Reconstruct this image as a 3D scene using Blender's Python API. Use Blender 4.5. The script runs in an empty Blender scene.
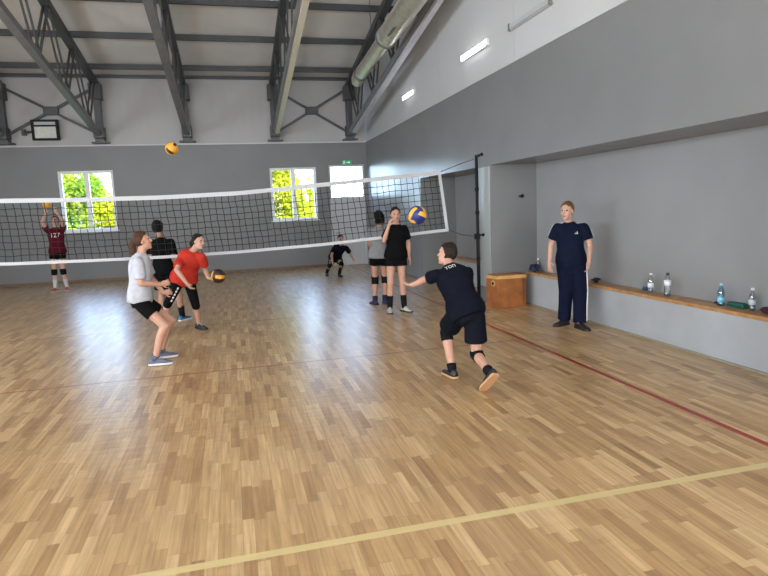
import bpy, bmesh, math, random
from mathutils import Vector, Matrix, Euler
from mathutils.bvhtree import BVHTree
random.seed(7)
SC = bpy.context.scene
COL = SC.collection
PI = math.pi
V = Vector

# ------------------------------------------------------------------ render look
SC.view_settings.view_transform = 'Standard'
SC.view_settings.look = 'None'
SC.view_settings.gamma = 1
SC.view_settings.use_curve_mapping = False
SC.view_settings.exposure = 0.0
try:
    SC.cycles.use_denoising = True
    SC.cycles.sample_clamp_indirect = 6
    SC.cycles.max_bounces = 8
    SC.cycles.diffuse_bounces = 5
except Exception:
    pass

# ------------------------------------------------------------------ materials
def new_mat(name):
    m = bpy.data.materials.new(name); m.use_nodes = True
    nt = m.node_tree
    return m, nt, nt.nodes['Principled BSDF']

def mat(name, col, rough=.6, metal=0., spec=.5, noise=0., nscale=8., bump=0., bscale=60., coat=0., sheen=0.):
    m, nt, p = new_mat(name)
    p.inputs['Base Color'].default_value = (*col, 1)
    p.inputs['Roughness'].default_value = rough
    p.inputs['Metallic'].default_value = metal
    p.inputs['Specular IOR Level'].default_value = spec
    if coat: p.inputs['Coat Weight'].default_value = coat
    if sheen: p.inputs['Sheen Weight'].default_value = sheen
    tc = nt.nodes.new('ShaderNodeTexCoord')
    if noise:
        n = nt.nodes.new('ShaderNodeTexNoise'); n.inputs['Scale'].default_value = nscale; n.inputs['Detail'].default_value = 5
        nt.links.new(tc.outputs['Object'], n.inputs['Vector'])
        r = nt.nodes.new('ShaderNodeMapRange')
        r.inputs['From Min'].default_value = .3; r.inputs['From Max'].default_value = .7
        r.inputs['To Min'].default_value = 1 - noise; r.inputs['To Max'].default_value = 1 + noise
        nt.links.new(n.outputs['Fac'], r.inputs['Value'])
        mx = nt.nodes.new('ShaderNodeVectorMath'); mx.operation = 'SCALE'
        mx.inputs[0].default_value = col
        nt.links.new(r.outputs['Result'], mx.inputs['Scale'])
        nt.links.new(mx.outputs['Vector'], p.inputs['Base Color'])
    if bump:
        n2 = nt.nodes.new('ShaderNodeTexNoise'); n2.inputs['Scale'].default_value = bscale; n2.inputs['Detail'].default_value = 4
        nt.links.new(tc.outputs['Object'], n2.inputs['Vector'])
        b = nt.nodes.new('ShaderNodeBump'); b.inputs['Strength'].default_value = bump; b.inputs['Distance'].default_value = .02
        nt.links.new(n2.outputs['Fac'], b.inputs['Height']); nt.links.new(b.outputs['Normal'], p.inputs['Normal'])
    return m

def emit_mat(name, col, strength, base=(.8, .8, .8)):
    m, nt, p = new_mat(name)
    p.inputs['Base Color'].default_value = (*base, 1)
    p.inputs['Emission Color'].default_value = (*col, 1)
    p.inputs['Emission Strength'].default_value = strength
    return m

def glass_mat(name, tint=(1, 1, 1), fac=.004, rough=.02):
    m = bpy.data.materials.new(name); m.use_nodes = True; nt = m.node_tree; nt.nodes.clear()
    o = nt.nodes.new('ShaderNodeOutputMaterial'); mix = nt.nodes.new('ShaderNodeMixShader')
    t = nt.nodes.new('ShaderNodeBsdfTransparent'); g = nt.nodes.new('ShaderNodeBsdfGlossy')
    t.inputs['Color'].default_value = (*tint, 1); g.inputs['Roughness'].default_value = rough
    mix.inputs[0].default_value = fac
    nt.links.new(t.outputs[0], mix.inputs[1]); nt.links.new(g.outputs[0], mix.inputs[2]); nt.links.new(mix.outputs[0], o.inputs[0])
    return m

def floor_mat():
    m, nt, p = new_mat('parquet')
    N = nt.nodes.new; L = nt.links.new
    tc = N('ShaderNodeTexCoord'); sep = N('ShaderNodeSeparateXYZ'); L(tc.outputs['Object'], sep.inputs[0])
    def mth(op, a, b=None, c=None):
        n = N('ShaderNodeMath'); n.operation = op
        for i, v in enumerate((a, b, c)):
            if v is None: continue
            if isinstance(v, (int, float)): n.inputs[i].default_value = v
            else: L(v, n.inputs[i])
        return n.outputs[0]
    W, LEN = .064, .42
    x = mth('DIVIDE', sep.outputs['X'], W); row = mth('FLOOR', x); fx = mth('FRACT', x)
    wn = N('ShaderNodeTexWhiteNoise'); wn.noise_dimensions = '1D'; L(row, wn.inputs['W'])
    y = mth('ADD', mth('DIVIDE', sep.outputs['Y'], LEN), mth('MULTIPLY', wn.outputs['Value'], 7.3))
    # per-row strip length variation
    cell = mth('FLOOR', y); fy = mth('FRACT', y)
    cmb = N('ShaderNodeCombineXYZ'); L(row, cmb.inputs[0]); L(cell, cmb.inputs[1])
    w2 = N('ShaderNodeTexWhiteNoise'); w2.noise_dimensions = '2D'; L(cmb.outputs[0], w2.inputs['Vector'])
    ramp = N('ShaderNodeValToRGB'); L(w2.outputs['Value'], ramp.inputs[0])
    els = ramp.color_ramp.elements
    els[0].position = 0; els[0].color = (.35, .20, .09, 1)
    els[1].position = 1; els[1].color = (.62, .42, .215, 1)
    for pos, c in ((.12, (.41, .248, .113)), (.35, (.468, .295, .135)), (.7, (.52, .337, .16))):
        e = els.new(pos); e.color = (*c, 1)
    # grain stretched along the boards
    mp = N('ShaderNodeMapping'); mp.inputs['Scale'].default_value = (48, 2.4, 1); L(tc.outputs['Object'], mp.inputs[0])
    ad = N('ShaderNodeVectorMath'); ad.operation = 'ADD'; L(mp.outputs[0], ad.inputs[0])
    sc_ = N('ShaderNodeVectorMath'); sc_.operation = 'SCALE'; sc_.inputs['Scale'].default_value = 13.7; L(w2.outputs['Color'], sc_.inputs[0]); L(sc_.outputs[0], ad.inputs[1])
    ng = N('ShaderNodeTexNoise'); ng.inputs['Scale'].default_value = 1; ng.inputs['Detail'].default_value = 5; L(ad.outputs[0], ng.inputs['Vector'])
    gr = N('ShaderNodeMapRange'); gr.inputs['From Min'].default_value = .3; gr.inputs['From Max'].default_value = .7
    gr.inputs['To Min'].default_value = .74; gr.inputs['To Max'].default_value = 1.13; L(ng.outputs['Fac'], gr.inputs['Value'])
    # gaps
    ex = mth('MINIMUM', fx, mth('SUBTRACT', 1, fx)); ey = mth('MINIMUM', fy, mth('SUBTRACT', 1, fy))
    gap = mth('MAXIMUM', mth('LESS_THAN', mth('MULTIPLY', ex, W), .0011), mth('LESS_THAN', mth('MULTIPLY', ey, LEN), .0013))
    gf = mth('SUBTRACT', 1, mth('MULTIPLY', gap, .35))
    col = N('ShaderNodeVectorMath'); col.operation = 'SCALE'; L(ramp.outputs[0], col.inputs[0]); L(mth('MULTIPLY', gr.outputs[0], gf), col.inputs['Scale'])
    cur = col.outputs[0]
    # painted court lines
    def band(coord, c, hw): return mth('LESS_THAN', mth('ABSOLUTE', mth('SUBTRACT', coord, c)), hw)
    def paint(mask, c, op=1.0):
        nonlocal cur
        mx = N('ShaderNodeMix'); mx.data_type = 'RGBA'
        L(mth('MULTIPLY', mask, op) if op < 1 else mask, mx.inputs[0]); L(cur, mx.inputs[6]); mx.inputs[7].default_value = (*c, 1)
        cur = mx.outputs[2]
    X, Y = sep.outputs['X'], sep.outputs['Y']
    inside = mth('MULTIPLY', mth('GREATER_THAN', X, -5.5), mth('LESS_THAN', X, 3.47))
    paint(mth('MULTIPLY', band(Y, 9.70, .02), inside), (.22, .05, .035), .75)
    paint(mth('MULTIPLY', band(Y, 6.70, .02), inside), (.27, .07, .045), .75)
    paint(mth('MULTIPLY', band(X, 3.46, .027), mth('MULTIPLY', mth('LESS_THAN', Y, 18.2), mth('GREATER_THAN', Y, .7))), (.31, .014, .016), .95)
    paint(mth('MULTIPLY', band(Y, 2.885, .03), mth('GREATER_THAN', X, -7.5)), (.62, .50, .235), .88)
    L(cur, p.inputs['Base Color'])
    p.inputs['Roughness'].default_value = .30
    rn = N('ShaderNodeTexNoise'); rn.inputs['Scale'].default_value = 2.2; rn.inputs['Detail'].default_value = 4; L(tc.outputs['Object'], rn.inputs['Vector'])
    rr = N('ShaderNodeMapRange'); rr.inputs['To Min'].default_value = .27; rr.inputs['To Max'].default_value = .34; L(rn.outputs['Fac'], rr.inputs['Value'])
    L(rr.outputs[0], p.inputs['Roughness'])
    # gentle waviness of the varnish
    mb = N('ShaderNodeMapping'); mb.inputs['Scale'].default_value = (2.5, 15, 1); L(tc.outputs['Object'], mb.inputs[0])
    nb = N('ShaderNodeTexNoise'); nb.inputs['Scale'].default_value = 1; nb.inputs['Detail'].default_value = 2; L(mb.outputs[0], nb.inputs['Vector'])
    b = N('ShaderNodeBump'); b.inputs['Strength'].default_value = .3; b.inputs['Distance'].default_value = .012; L(nb.outputs['Fac'], b.inputs['Height'])
    L(b.outputs[0], p.inputs['Normal'])
    return m

def rib_mat(name, col, period, axis, rough=.6, depth=.012):
    m, nt, p = new_mat(name)
    p.inputs['Roughness'].default_value = rough
    N = nt.nodes.new; L = nt.links.new
    tc = N('ShaderNodeTexCoord'); w = N('ShaderNodeTexWave'); w.bands_direction = axis
    w.inputs['Scale'].default_value = 2 * PI / period / 20.0
    L(tc.outputs['Object'], w.inputs['Vector'])
    b = N('ShaderNodeBump'); b.inputs['Strength'].default_value = .35; b.inputs['Distance'].default_value = depth
    L(w.outputs['Fac'], b.inputs['Height']); L(b.outputs[0], p.inputs['Normal'])
    n = N('ShaderNodeTexNoise'); n.inputs['Scale'].default_value = .8; n.inputs['Detail'].default_value = 6; L(tc.outputs['Object'], n.inputs['Vector'])
    r = N('ShaderNodeMapRange'); r.inputs['From Min'].default_value = .3; r.inputs['From Max'].default_value = .7
    r.inputs['To Min'].default_value = .92; r.inputs['To Max'].default_value = 1.06; L(n.outputs['Fac'], r.inputs['Value'])
    s = N('ShaderNodeVectorMath'); s.operation = 'SCALE'; s.inputs[0].default_value = col; L(r.outputs[0], s.inputs['Scale'])
    L(s.outputs[0], p.inputs['Base Color'])
    return m

def leaf_mat(name, c1, c2):
    m = bpy.data.materials.new(name); m.use_nodes = True; nt = m.node_tree; nt.nodes.clear()
    N = nt.nodes.new; L = nt.links.new
    o = N('ShaderNodeOutputMaterial'); tc = N('ShaderNodeTexCoord'); n = N('ShaderNodeTexNoise'); n.inputs['Scale'].default_value = 1.3; n.inputs['Detail'].default_value = 3
    L(tc.outputs['Object'], n.inputs['Vector'])
    mx = N('ShaderNodeMix'); mx.data_type = 'RGBA'; mx.inputs[6].default_value = (*c1, 1); mx.inputs[7].default_value = (*c2, 1)
    r = N('ShaderNodeMapRange'); r.inputs['From Min'].default_value = .35; r.inputs['From Max'].default_value = .65; L(n.outputs['Fac'], r.inputs['Value']); L(r.outputs[0], mx.inputs[0])
    d = N('ShaderNodeBsdfDiffuse'); t = N('ShaderNodeBsdfTranslucent'); s = N('ShaderNodeMixShader'); s.inputs[0].default_value = .45
    L(mx.outputs[2], d.inputs[0]); L(mx.outputs[2], t.inputs[0]); L(d.outputs[0], s.inputs[1]); L(t.outputs[0], s.inputs[2]); L(s.outputs[0], o.inputs[0])
    return m

M = {}
M['floor'] = floor_mat()
M['wall'] = mat('grey_gloss_paint', (.19, .19, .188), rough=.27, spec=.24, noise=.05, nscale=1.2, bump=.12, bscale=5)
M['recess'] = mat('grey_wall_paint', (.275, .274, .268), rough=.45, noise=.05, nscale=1.5, bump=.12, bscale=6)
M['farwall'] = mat('grey_end_wall_paint', (.155, .155, .154), rough=.45, noise=.05, nscale=1.2, bump=.1, bscale=6)
M['plinth'] = mat('pale_grey_paint', (.385, .40, .405), rough=.5, noise=.06, nscale=2.5, bump=.1, bscale=8)
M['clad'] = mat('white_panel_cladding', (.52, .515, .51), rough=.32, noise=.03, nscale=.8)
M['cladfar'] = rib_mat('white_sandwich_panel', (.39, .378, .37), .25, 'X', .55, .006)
M['ceil'] = rib_mat('pale_ceiling_sheet', (.74, .72, .685), .3, 'X', .6, .01)
M['white'] = mat('white_painted_frame', (.72, .73, .73), rough=.35)
M['wood'] = mat('ochre_ledge_wood', (.43, .225, .085), rough=.35, noise=.25, nscale=9)
M['boxwood'] = mat('orange_plywood', (.30, .10, .022), rough=.38, noise=.3, nscale=6)
M['boxtrim'] = mat('pale_yellow_wood', (.58, .36, .12), rough=.4, noise=.1, nscale=10)
M['skirt'] = mat('brown_skirting', (.13, .075, .035), rough=.45, noise=.2, nscale=6)
M['skirtpale'] = mat('pale_skirting', (.30, .25, .18), rough=.6)
M['steel'] = mat('dark_grey_steel_paint', (.05, .052, .056), rough=.42, noise=.15, nscale=5)
M['steelmid'] = mat('mid_grey_steel_paint', (.15, .152, .155), rough=.38, noise=.12, nscale=5)
M['cream'] = mat('chord_lit_cream', (.62, .58, .46), rough=.4)  # warm light on a truss chord, painted as cream
M['lilac'] = mat('chord_lit_pale_grey', (.50, .50, .55), rough=.35)  # cool light on the chord by the side wall, painted pale
M['black'] = mat('black_plastic', (.006, .006, .006), rough=.6, spec=.2)
M['blacksteel'] = mat('black_steel', (.008, .008, .009), rough=.55, spec=.2)
M['galv'] = mat('galvanised_duct', (.80, .755, .65), rough=.28, metal=.85, noise=.12, nscale=9, bump=.15, bscale=7)
M['facing'] = mat('pillar_lit_grey_green', (.34, .36, .34), rough=.35)  # brightness of the lit pillar face put into the colour
M['led'] = emit_mat('led_tube', (.93, .96, 1), 14)
M['ledoff'] = mat('unlit_diffuser', (.44, .44, .45), rough=.3)
M['panel'] = mat('pale_lamp_glass', (.60, .61, .55), rough=.15, noise=.1, nscale=12)
M['exit'] = emit_mat('exit_green', (.05, .6, .28), .12, (.03, .35, .16))
M['exitw'] = emit_mat('exit_white', (.9, 1, .92), .25)
M['glass'] = glass_mat('window_glass')
M['net'] = mat('black_netting_cord', (.010, .010, .011), rough=.8)
M['tape'] = mat('white_net_tape', (.49, .49, .50), rough=.7, bump=.2, bscale=40)
M['rope'] = mat('dark_rope', (.05, .05, .05), rough=.8)
M['doorleaf'] = mat('pale_grey_door', (.42, .42, .425), rough=.35)
M['bark'] = mat('bark', (.10, .07, .045), rough=.9, noise=.3, nscale=10)
M['leafy'] = leaf_mat('yellow_green_leaves', (.27, .29, .018), (.44, .42, .03))
M['leafg'] = leaf_mat('fresh_green_leaves', (.10, .22, .03), (.32, .35, .03))
M['grass'] = mat('grass', (.05, .09, .015), rough=.9, noise=.3, nscale=3)

# ------------------------------------------------------------------ object helpers
def link(name, me, m=None, parent=None):
    o = bpy.data.objects.new(name, me); COL.objects.link(o)
    if m is not None:
        for x in (m if isinstance(m, (list, tuple)) else [m]): me.materials.append(x)
    if parent is not None: o.parent = parent
    return o
def obj(name, bm, m, parent=None, smooth=False, loc=None):
    me = bpy.data.meshes.new(name)
    bmesh.ops.recalc_face_normals(bm, faces=bm.faces)
    if loc is not None: bmesh.ops.translate(bm, verts=bm.verts, vec=-V(loc))
    if smooth:
        for f in bm.faces: f.smooth = True
    bm.to_mesh(me); bm.free()
    o = link(name, me, m, parent)
    if loc is not None: o.location = loc
    return o
def thing(name, label, cat, loc=(0, 0, 0), group=None):
    o = bpy.data.objects.new(name, None); COL.objects.link(o); o.location = loc; o.empty_display_size = .1
    return tag(o, label, cat, group)
def tag(o, label, cat, group=None):
    o['label'] = label; o['category'] = cat
    if group: o['group'] = group
    return o
def struct(o, label=None):
    o['kind'] = 'structure'
    if label: o['label'] = label
    return o
def part(name, bm, m, t, smooth=False, label=None):
    """part of thing t, bm in world coordinates"""
    bmesh.ops.translate(bm, verts=bm.verts, vec=-V(t.location))
    o = obj(name, bm, m, t, smooth)
    if label: o['label'] = label
    return o
def BM(): return bmesh.new()
def box(bm, x0, x1, y0, y1, z0, z1, bev=0):
    vs = [bm.verts.new((x, y, z)) for z in (z0, z1) for y in (y0, y1) for x in (x0, x1)]
    fs = [(0, 2, 3, 1), (4, 5, 7, 6), (0, 1, 5, 4), (2, 6, 7, 3), (0, 4, 6, 2), (1, 3, 7, 5)]
    F = [bm.faces.new([vs[i] for i in f]) for f in fs]
    if bev:
        es = list({e for f in F for e in f.edges})
        bmesh.ops.bevel(bm, geom=es, offset=bev, segments=2, affect='EDGES', profile=.5)
    return bm
def bar(bm, a, b, w, h, up=(0, 0, 1)):
    """rectangular bar between two points"""
    a, b = V(a), V(b); d = (b - a).normalized(); u = V(up)
    s = d.cross(u)
    if s.length < 1e-4: s = d.cross(V((1, 0, 0)))
    s.normalize(); u = s.cross(d)
    vs = [bm.verts.new(p + s * i * w / 2 + u * j * h / 2) for p in (a, b) for i, j in ((-1, -1), (1, -1), (1, 1), (-1, 1))]
    for f in ((0, 1, 2, 3), (7, 6, 5, 4), (0, 4, 5, 1), (1, 5, 6, 2), (2, 6, 7, 3), (3, 7, 4, 0)): bm.faces.new([vs[i] for i in f])
    return bm
def rings(bm, rs, cap=True):
    """loft through rings of points"""
    R = [[bm.verts.new(p) for p in r] for r in rs]
    n = len(R[0])
    for a, b in zip(R, R[1:]):
        for i in range(n): bm.faces.new((a[i], a[(i + 1) % n], b[(i + 1) % n], b[i]))
    if cap: bm.faces.new(R[0][::-1]); bm.faces.new(R[-1])
    return bm
def ring(c, ax, ay, n=16, pw=1.0):
    out = []
    for i in range(n):
        t = 2 * PI * i / n; cx, sy = math.cos(t), math.sin(t)
        if pw != 1: cx = math.copysign(abs(cx) ** pw, cx); sy = math.copysign(abs(sy) ** pw, sy)
        out.append(c + ax * cx + ay * sy)
    return out
def frame_of(d):
    d = d.normalized(); u = V((0, 0, 1)) if abs(d.z) < .9 else V((0, 1, 0))
    s = d.cross(u).normalized(); return s, s.cross(d).normalized()
def tube(bm, pts, rad, n=10, cap=True):
    pts = [V(p) for p in pts]; rad = [rad] * len(pts) if isinstance(rad, (int, float)) else rad
    s = None; rs = []
    for i, p in enumerate(pts):
        d = (pts[min(i + 1, len(pts) - 1)] - pts[max(i - 1, 0)]).normalized()
        if s is None: s, u = frame_of(d)
        else:
            s = (s - d * s.dot(d)).normalized(); u = s.cross(d)
        rs.append(ring(p, s * rad[i], u * rad[i], n))
    return rings(bm, rs, cap)
def cyl(bm, a, b, r, n=16): return tube(bm, [a, b], r, n)
def lathe(bm, prof, c, n=20):
    c = V(c); return rings(bm, [ring(c + V((0, 0, z)), V((r, 0, 0)), V((0, r, 0)), n) for r, z in prof])
def ellip(bm, c, ax, ay, az, nu=16, nv=10):
    """ellipsoid with axis vectors"""
    c = V(c); top = bm.verts.new(c + az); bot = bm.verts.new(c - az); R = []
    for j in range(1, nv):
        t = PI * j / nv; R.append([bm.verts.new(p) for p in ring(c + az * math.cos(t), ax * math.sin(t), ay * math.sin(t), nu)])
    for i in range(nu):
        k = (i + 1) % nu
        bm.faces.new((top, R[0][i], R[0][k])); bm.faces.new((bot, R[-1][k], R[-1][i]))
        for a, b in zip(R, R[1:]): bm.faces.new((a[i], b[i], b[k], a[k]))
    return bm
def capsule(bm, a, b, ra, rb, n=14):
    """tapered limb with rounded ends"""
    a, b = V(a), V(b); d = (b - a).normalized(); s, u = frame_of(d); rs = []
    for k in range(5):
        t = PI / 2 * (k / 5); rs.append(ring(a - d * ra * math.cos(t), s * ra * max(math.sin(t), .05), u * ra * max(math.sin(t), .05), n))
    rs.append(ring(a, s * ra, u * ra, n)); rs.append(ring(b, s * rb, u * rb, n))
    for k in range(4, -1, -1):
        t = PI / 2 * (k / 5); rs.append(ring(b + d * rb * math.cos(t), s * rb * max(math.sin(t), .05), u * rb * max(math.sin(t), .05), n))
    return rings(bm, rs)
def fuse(bm, voxel, smooth=3, shell=0.):
    """overlapping closed shapes -> one continuous skin"""
    me = bpy.data.meshes.new('tmp'); bmesh.ops.recalc_face_normals(bm, faces=bm.faces); bm.to_mesh(me); bm.free()
    o = bpy.data.objects.new('tmp', me); COL.objects.link(o)
    r = o.modifiers.new('r', 'REMESH'); r.mode = 'VOXEL'; r.voxel_size = voxel; r.use_smooth_shade = True
    if smooth:
        s = o.modifiers.new('s', 'SMOOTH'); s.factor = .5; s.iterations = smooth
    dg = bpy.context.evaluated_depsgraph_get(); dg.update()
    res = bpy.data.meshes.new_from_object(o.evaluated_get(dg))
    bpy.data.objects.remove(o); bpy.data.meshes.remove(me)
    for p in res.polygons: p.use_smooth = True
    return res
# ================================================================== THE ROOM
XR, XB, YF, ZT, ZL = 4.21, 5.05, 18.36, 3.79, 2.36     # right wall face, recess back, far wall, grey/white line, lintel underside
XL, YN = -9.0, -7.0                                     # left wall, wall behind the photographer
RIDGE = 5.0
def roof(y): return 5.72 + .172 * (YF - y) if y >= RIDGE else 5.72 + .172 * (YF - RIDGE) - .172 * (RIDGE - y)

struct(obj('floor', box(BM(), XL - .3, XB + .3, YN - .3, YF + .3, -.1, 0), M['floor']), 'glossy oak strip parquet floor with red and yellow court lines')

def wall_grid(u0, u1, z0, z1, holes, place):
    us = sorted({u0, u1, *[h[0] for h in holes], *[h[1] for h in holes]}); zs = sorted({z0, z1, *[h[2] for h in holes], *[h[3] for h in holes]})
    bm = BM()
    for a, b in zip(us, us[1:]):
        for c, d in zip(zs, zs[1:]):
            if any(h[0] <= a and b <= h[1] and h[2] <= c and d <= h[3] for h in holes): continue
            place(bm, a, b, c, d)
    bmesh.ops.remove_doubles(bm, verts=bm.verts, dist=1e-4)
    return bm
W1 = (-4.57, -3.15, 1.42, 3.12); W2 = (1.21, 2.61, 1.47, 3.07); D1 = (3.00, 4.12, 0, 3.11)
struct(obj('wall_back', wall_grid(XL, XR, 0, ZT, [W1, W2, D1], lambda bm, a, b, c, d: box(bm, a, b, YF, YF + .3, c, d)), M['farwall']), 'grey painted end wall with two windows and a door')
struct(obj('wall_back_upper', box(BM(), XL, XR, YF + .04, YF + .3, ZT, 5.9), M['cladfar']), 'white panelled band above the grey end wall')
struct(obj('trim_1', box(BM(), XL, XR, YF - .015, YF + .06, ZT - .012, ZT + .022), M['clad']), 'thin white ledge along the top of the grey end wall')

# right wall: far solid length, pillar, lintel, recess backs
bm = BM()
box(bm, XR, XB + .25, 13.0, YF + .3, 0, ZL)
box(bm, XR, XB + .25, YN, 3.60, 0, ZL)
box(bm, XR, XB, 9.22, 9.72, 0, ZL)
box(bm, XR, XB + .25, YN, YF + .3, ZL, ZT)
struct(obj('wall_right', bm, M['wall']), 'grey glossy side wall with pillars and recesses under a deep lintel')
struct(obj('wall_right_lit_strip', box(BM(), XR - .012, XR - .001, 9.25, 9.69, .3, 2.34), M['facing']), 'pale grey-green strip added for the lit pillar face behind the net post')  # added thin sheet, paler to imitate light on the pillar face
bm = BM(); box(bm, XB, XB + .25, 3.60, 13.0, 0, ZL)
struct(obj('wall_right_recess', bm, M['recess']), 'grey back wall of the two side recesses')
bm = BM(); bars_y = [YN, -1.5, 2.0, 5.4, 8.35, 11.6, 14.9, YF + .3]
for a, b in zip(bars_y, bars_y[1:]): box(bm, XR + .02, XR + .3, a + .004, b - .004, ZT, 8.3)
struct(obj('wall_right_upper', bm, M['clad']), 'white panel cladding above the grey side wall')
struct(obj('trim_2', box(BM(), XR - .012, XR + .05, YN, YF, ZT - .008, ZT + .02), M['clad']), 'thin white ledge along the top of the grey side wall')
struct(obj('baseboard_back', box(BM(), XL, 2.98, YF - .018, YF, 0, .075), M['skirt']))
struct(obj('baseboard_right', box(BM(), XR - .015, XR, 13.0, YF, 0, .07), M['skirt']))

# walls out of frame, with the daylight windows
LW = [(-4.6, -2.2, 1.3, 3.4), (-.6, 1.8, 1.3, 3.4), (3.4, 5.8, 1.3, 3.4), (7.4, 9.8, 1.3, 3.4)]
struct(obj('wall_left', wall_grid(YN, YF + .3, 0, 8.3, LW, lambda bm, a, b, c, d: box(bm, XL - .3, XL, a, b, c, d)), M['recess']))
BW = [(-6.5, -4.1, 1.2, 3.6), (-2.6, -.2, 1.2, 3.6), (1.2, 3.6, 1.2, 3.6)]
struct(obj('wall_front', wall_grid(XL - .3, XB + .25, 0, 6.4, BW, lambda bm, a, b, c, d: box(bm, a, b, YN - .3, YN, c, d)), M['recess']))
# roof
bm = BM(); t = .2; e0, e1 = YF + .4, YN - .4
for x in (0,):
    pts = [(e0, roof(e0)), (RIDGE, roof(RIDGE)), (e1, roof(e1))]
    vs = [[bm.verts.new((xx, y, z + dz)) for y, z in pts for dz in (0, t)] for xx in (XL - .3, XB + .3)]
    A, B = vs
    for i in (0, 2):
        bm.faces.new((A[i], A[i + 2], B[i + 2], B[i])); bm.faces.new((A[i + 1], B[i + 1], B[i + 3], A[i + 3]))
        bm.faces.new((A[i], A[i + 1], A[i + 3], A[i + 2])); bm.faces.new((B[i], B[i + 2], B[i + 3], B[i + 1]))
    bm.faces.new((A[0], B[0], B[1], A[1])); bm.faces.new((A[4], A[5], B[5], B[4]))
struct(obj('ceiling', bm, M['ceil']), 'pale sheet ceiling sloping up from the end wall')

# windows in the end wall
def window(i, w, label):
    x0, x1, z0, z1 = w; g = .006; x0 += g; x1 -= g; z0 += g; z1 -= g
    r = bpy.data.objects.new('window_%d' % i, None); COL.objects.link(r); r.location = (x0, YF, z0); struct(r, label)
    bm = BM(); y0, y1, f = YF + .06, YF + .14, .075
    box(bm, x0, x0 + f, y0, y1, z0, z1); box(bm, x1 - f, x1, y0, y1, z0, z1)
    box(bm, x0 + f, x1 - f, y0, y1, z0, z0 + f); box(bm, x0 + f, x1 - f, y0, y1, z1 - f, z1)
    xm = (x0 + x1) / 2; box(bm, xm - .06, xm + .06, y0, y1, z0 + f, z1 - f)
    part('window_frame', bm, M['white'], r)
    for a, b in ((x0 + f, xm - .06), (xm + .06, x1 - f)):
        part('pane', box(BM(), a, b, YF + .10, YF + .106, z0 + f, z1 - f), M['glass'], r)
    part('reveal', box(box(BM(), x0, x0 + .02, YF - .006, YF + .06, z0, z1), x1 - .02, x1, YF - .006, YF + .06, z0, z1), M['white'], r)
    part('window_sill', box(BM(), x0 - .04, x1 + .04, YF - .07, YF - .002, z0 - .03, z0 + .012), M['white'], r)
window(1, W1, 'white two-light window at the left of the end wall')
window(2, W2, 'white two-light window in the middle of the end wall')
r = bpy.data.objects.new('door_1', None); COL.objects.link(r); r.location = (D1[0], YF, 0); struct(r, 'pale grey door under a bright glazed transom at the end wall')
x0, x1, z1 = D1[0] + .006, D1[1] - .006, D1[3] - .006
bm = BM(); y0, y1 = YF - .01, YF + .16; f = .05
box(bm, x0, x0 + f, y0, y1, 0, z1); box(bm, x1 - f, x1, y0, y1, 0, z1); box(bm, x0 + f, x1 - f, y0, y1, z1 - f, z1); box(bm, x0 + f, x1 - f, y0, y1, 2.06, 2.13)
part('door_frame', bm, M['doorleaf'], r)
lf = part('door_leaf', box(BM(), x0 + f + .004, x1 - f - .004, YF + .03, YF + .08, .001, 2.058), M['doorleaf'], r)
bm = BM(); cyl(bm, (x0 + .14, YF + .03, 1.02), (x0 + .14, YF - .03, 1.02), .012); bar(bm, (x0 + .14, YF - .03, 1.02), (x0 + .26, YF - .03, 1.02), .02, .02)
part('door_handle', bm, M['steel'], r)
part('transom_pane', box(BM(), x0 + f, x1 - f, YF + .09, YF + .096, 2.13, z1 - f), M['glass'], r)

# exit sign over the door
t = thing('exit_sign', 'small green running-figure exit sign above the end wall door', 'sign', (3.56, YF, 3.14))
part('sign_box', box(BM(), 3.42, 3.72, YF - .05, YF - .002, 3.113, 3.235, .006), M['exit'], t)
bm = BM(); y = YF - .056
def plate(bm, pts, y, th=.004):
    vs = [bm.verts.new((x, y, z)) for x, z in pts]; ws = [bm.verts.new((x, y + th, z)) for x, z in pts]; n = len(pts)
    bm.faces.new(vs); bm.faces.new(ws[::-1])
    for i in range(n): bm.faces.new((vs[i], ws[i], ws[(i + 1) % n], vs[(i + 1) % n]))
cx, cz = 3.49, 3.174
plate(bm, [(cx + .016 * math.cos(a * PI / 5), cz + .034 + .014 * math.sin(a * PI / 5)) for a in range(10)], y)
plate(bm, [(cx - .02, cz + .028), (cx + .012, cz + .03), (cx + .01, cz - .012), (cx - .018, cz - .012)], y)
plate(bm, [(cx - .018, cz - .012), (cx - .002, cz - .012), (cx - .03, cz - .05), (cx - .05, cz - .046)], y)
plate(bm, [(cx - .004, cz - .012), (cx + .01, cz - .012), (cx + .036, cz - .05), (cx + .02, cz - .05)], y)
plate(bm, [(cx + .01, cz + .028), (cx + .04, cz + .005), (cx + .032, cz - .004), (cx + .008, cz + .014)], y)
plate(bm, [(3.56, 3.184), (3.63, 3.184), (3.63, 3.209), (3.68, 3.174), (3.63, 3.139), (3.63, 3.164), (3.56, 3.164)], y)
part('pictogram', bm, M['exitw'], t, label='white running figure and arrow')

# benches in the recesses: pale plinth with a wooden ledge
def bench(y0, y1, label):
    t = thing('ledge_bench', label, 'bench', (4.93, y0, 0), 'built-in ledges in the side recesses')
    part('plinth', box(BM(), 4.81, XB - .002, y0 + .004, y1 - .004, 0.001, .509), M['plinth'], t)
    bm = BM(); box(bm, 4.795, XB - .003, y0 + .004, y1 - .004, .511, .555, .006)
    part('wooden_ledge', bm, M['wood'], t, label='orange-brown wooden ledge board')
    part('skirting', box(BM(), 4.792, 4.808, y0 + .01, y1 - .01, .001, .024), M['skirtpale'], t)
bench(3.605, 9.215, 'long pale grey bench ledge with wooden top behind the man')
bench(9.725, 12.995, 'short wood-topped bench ledge in the recess behind the net post')

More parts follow.
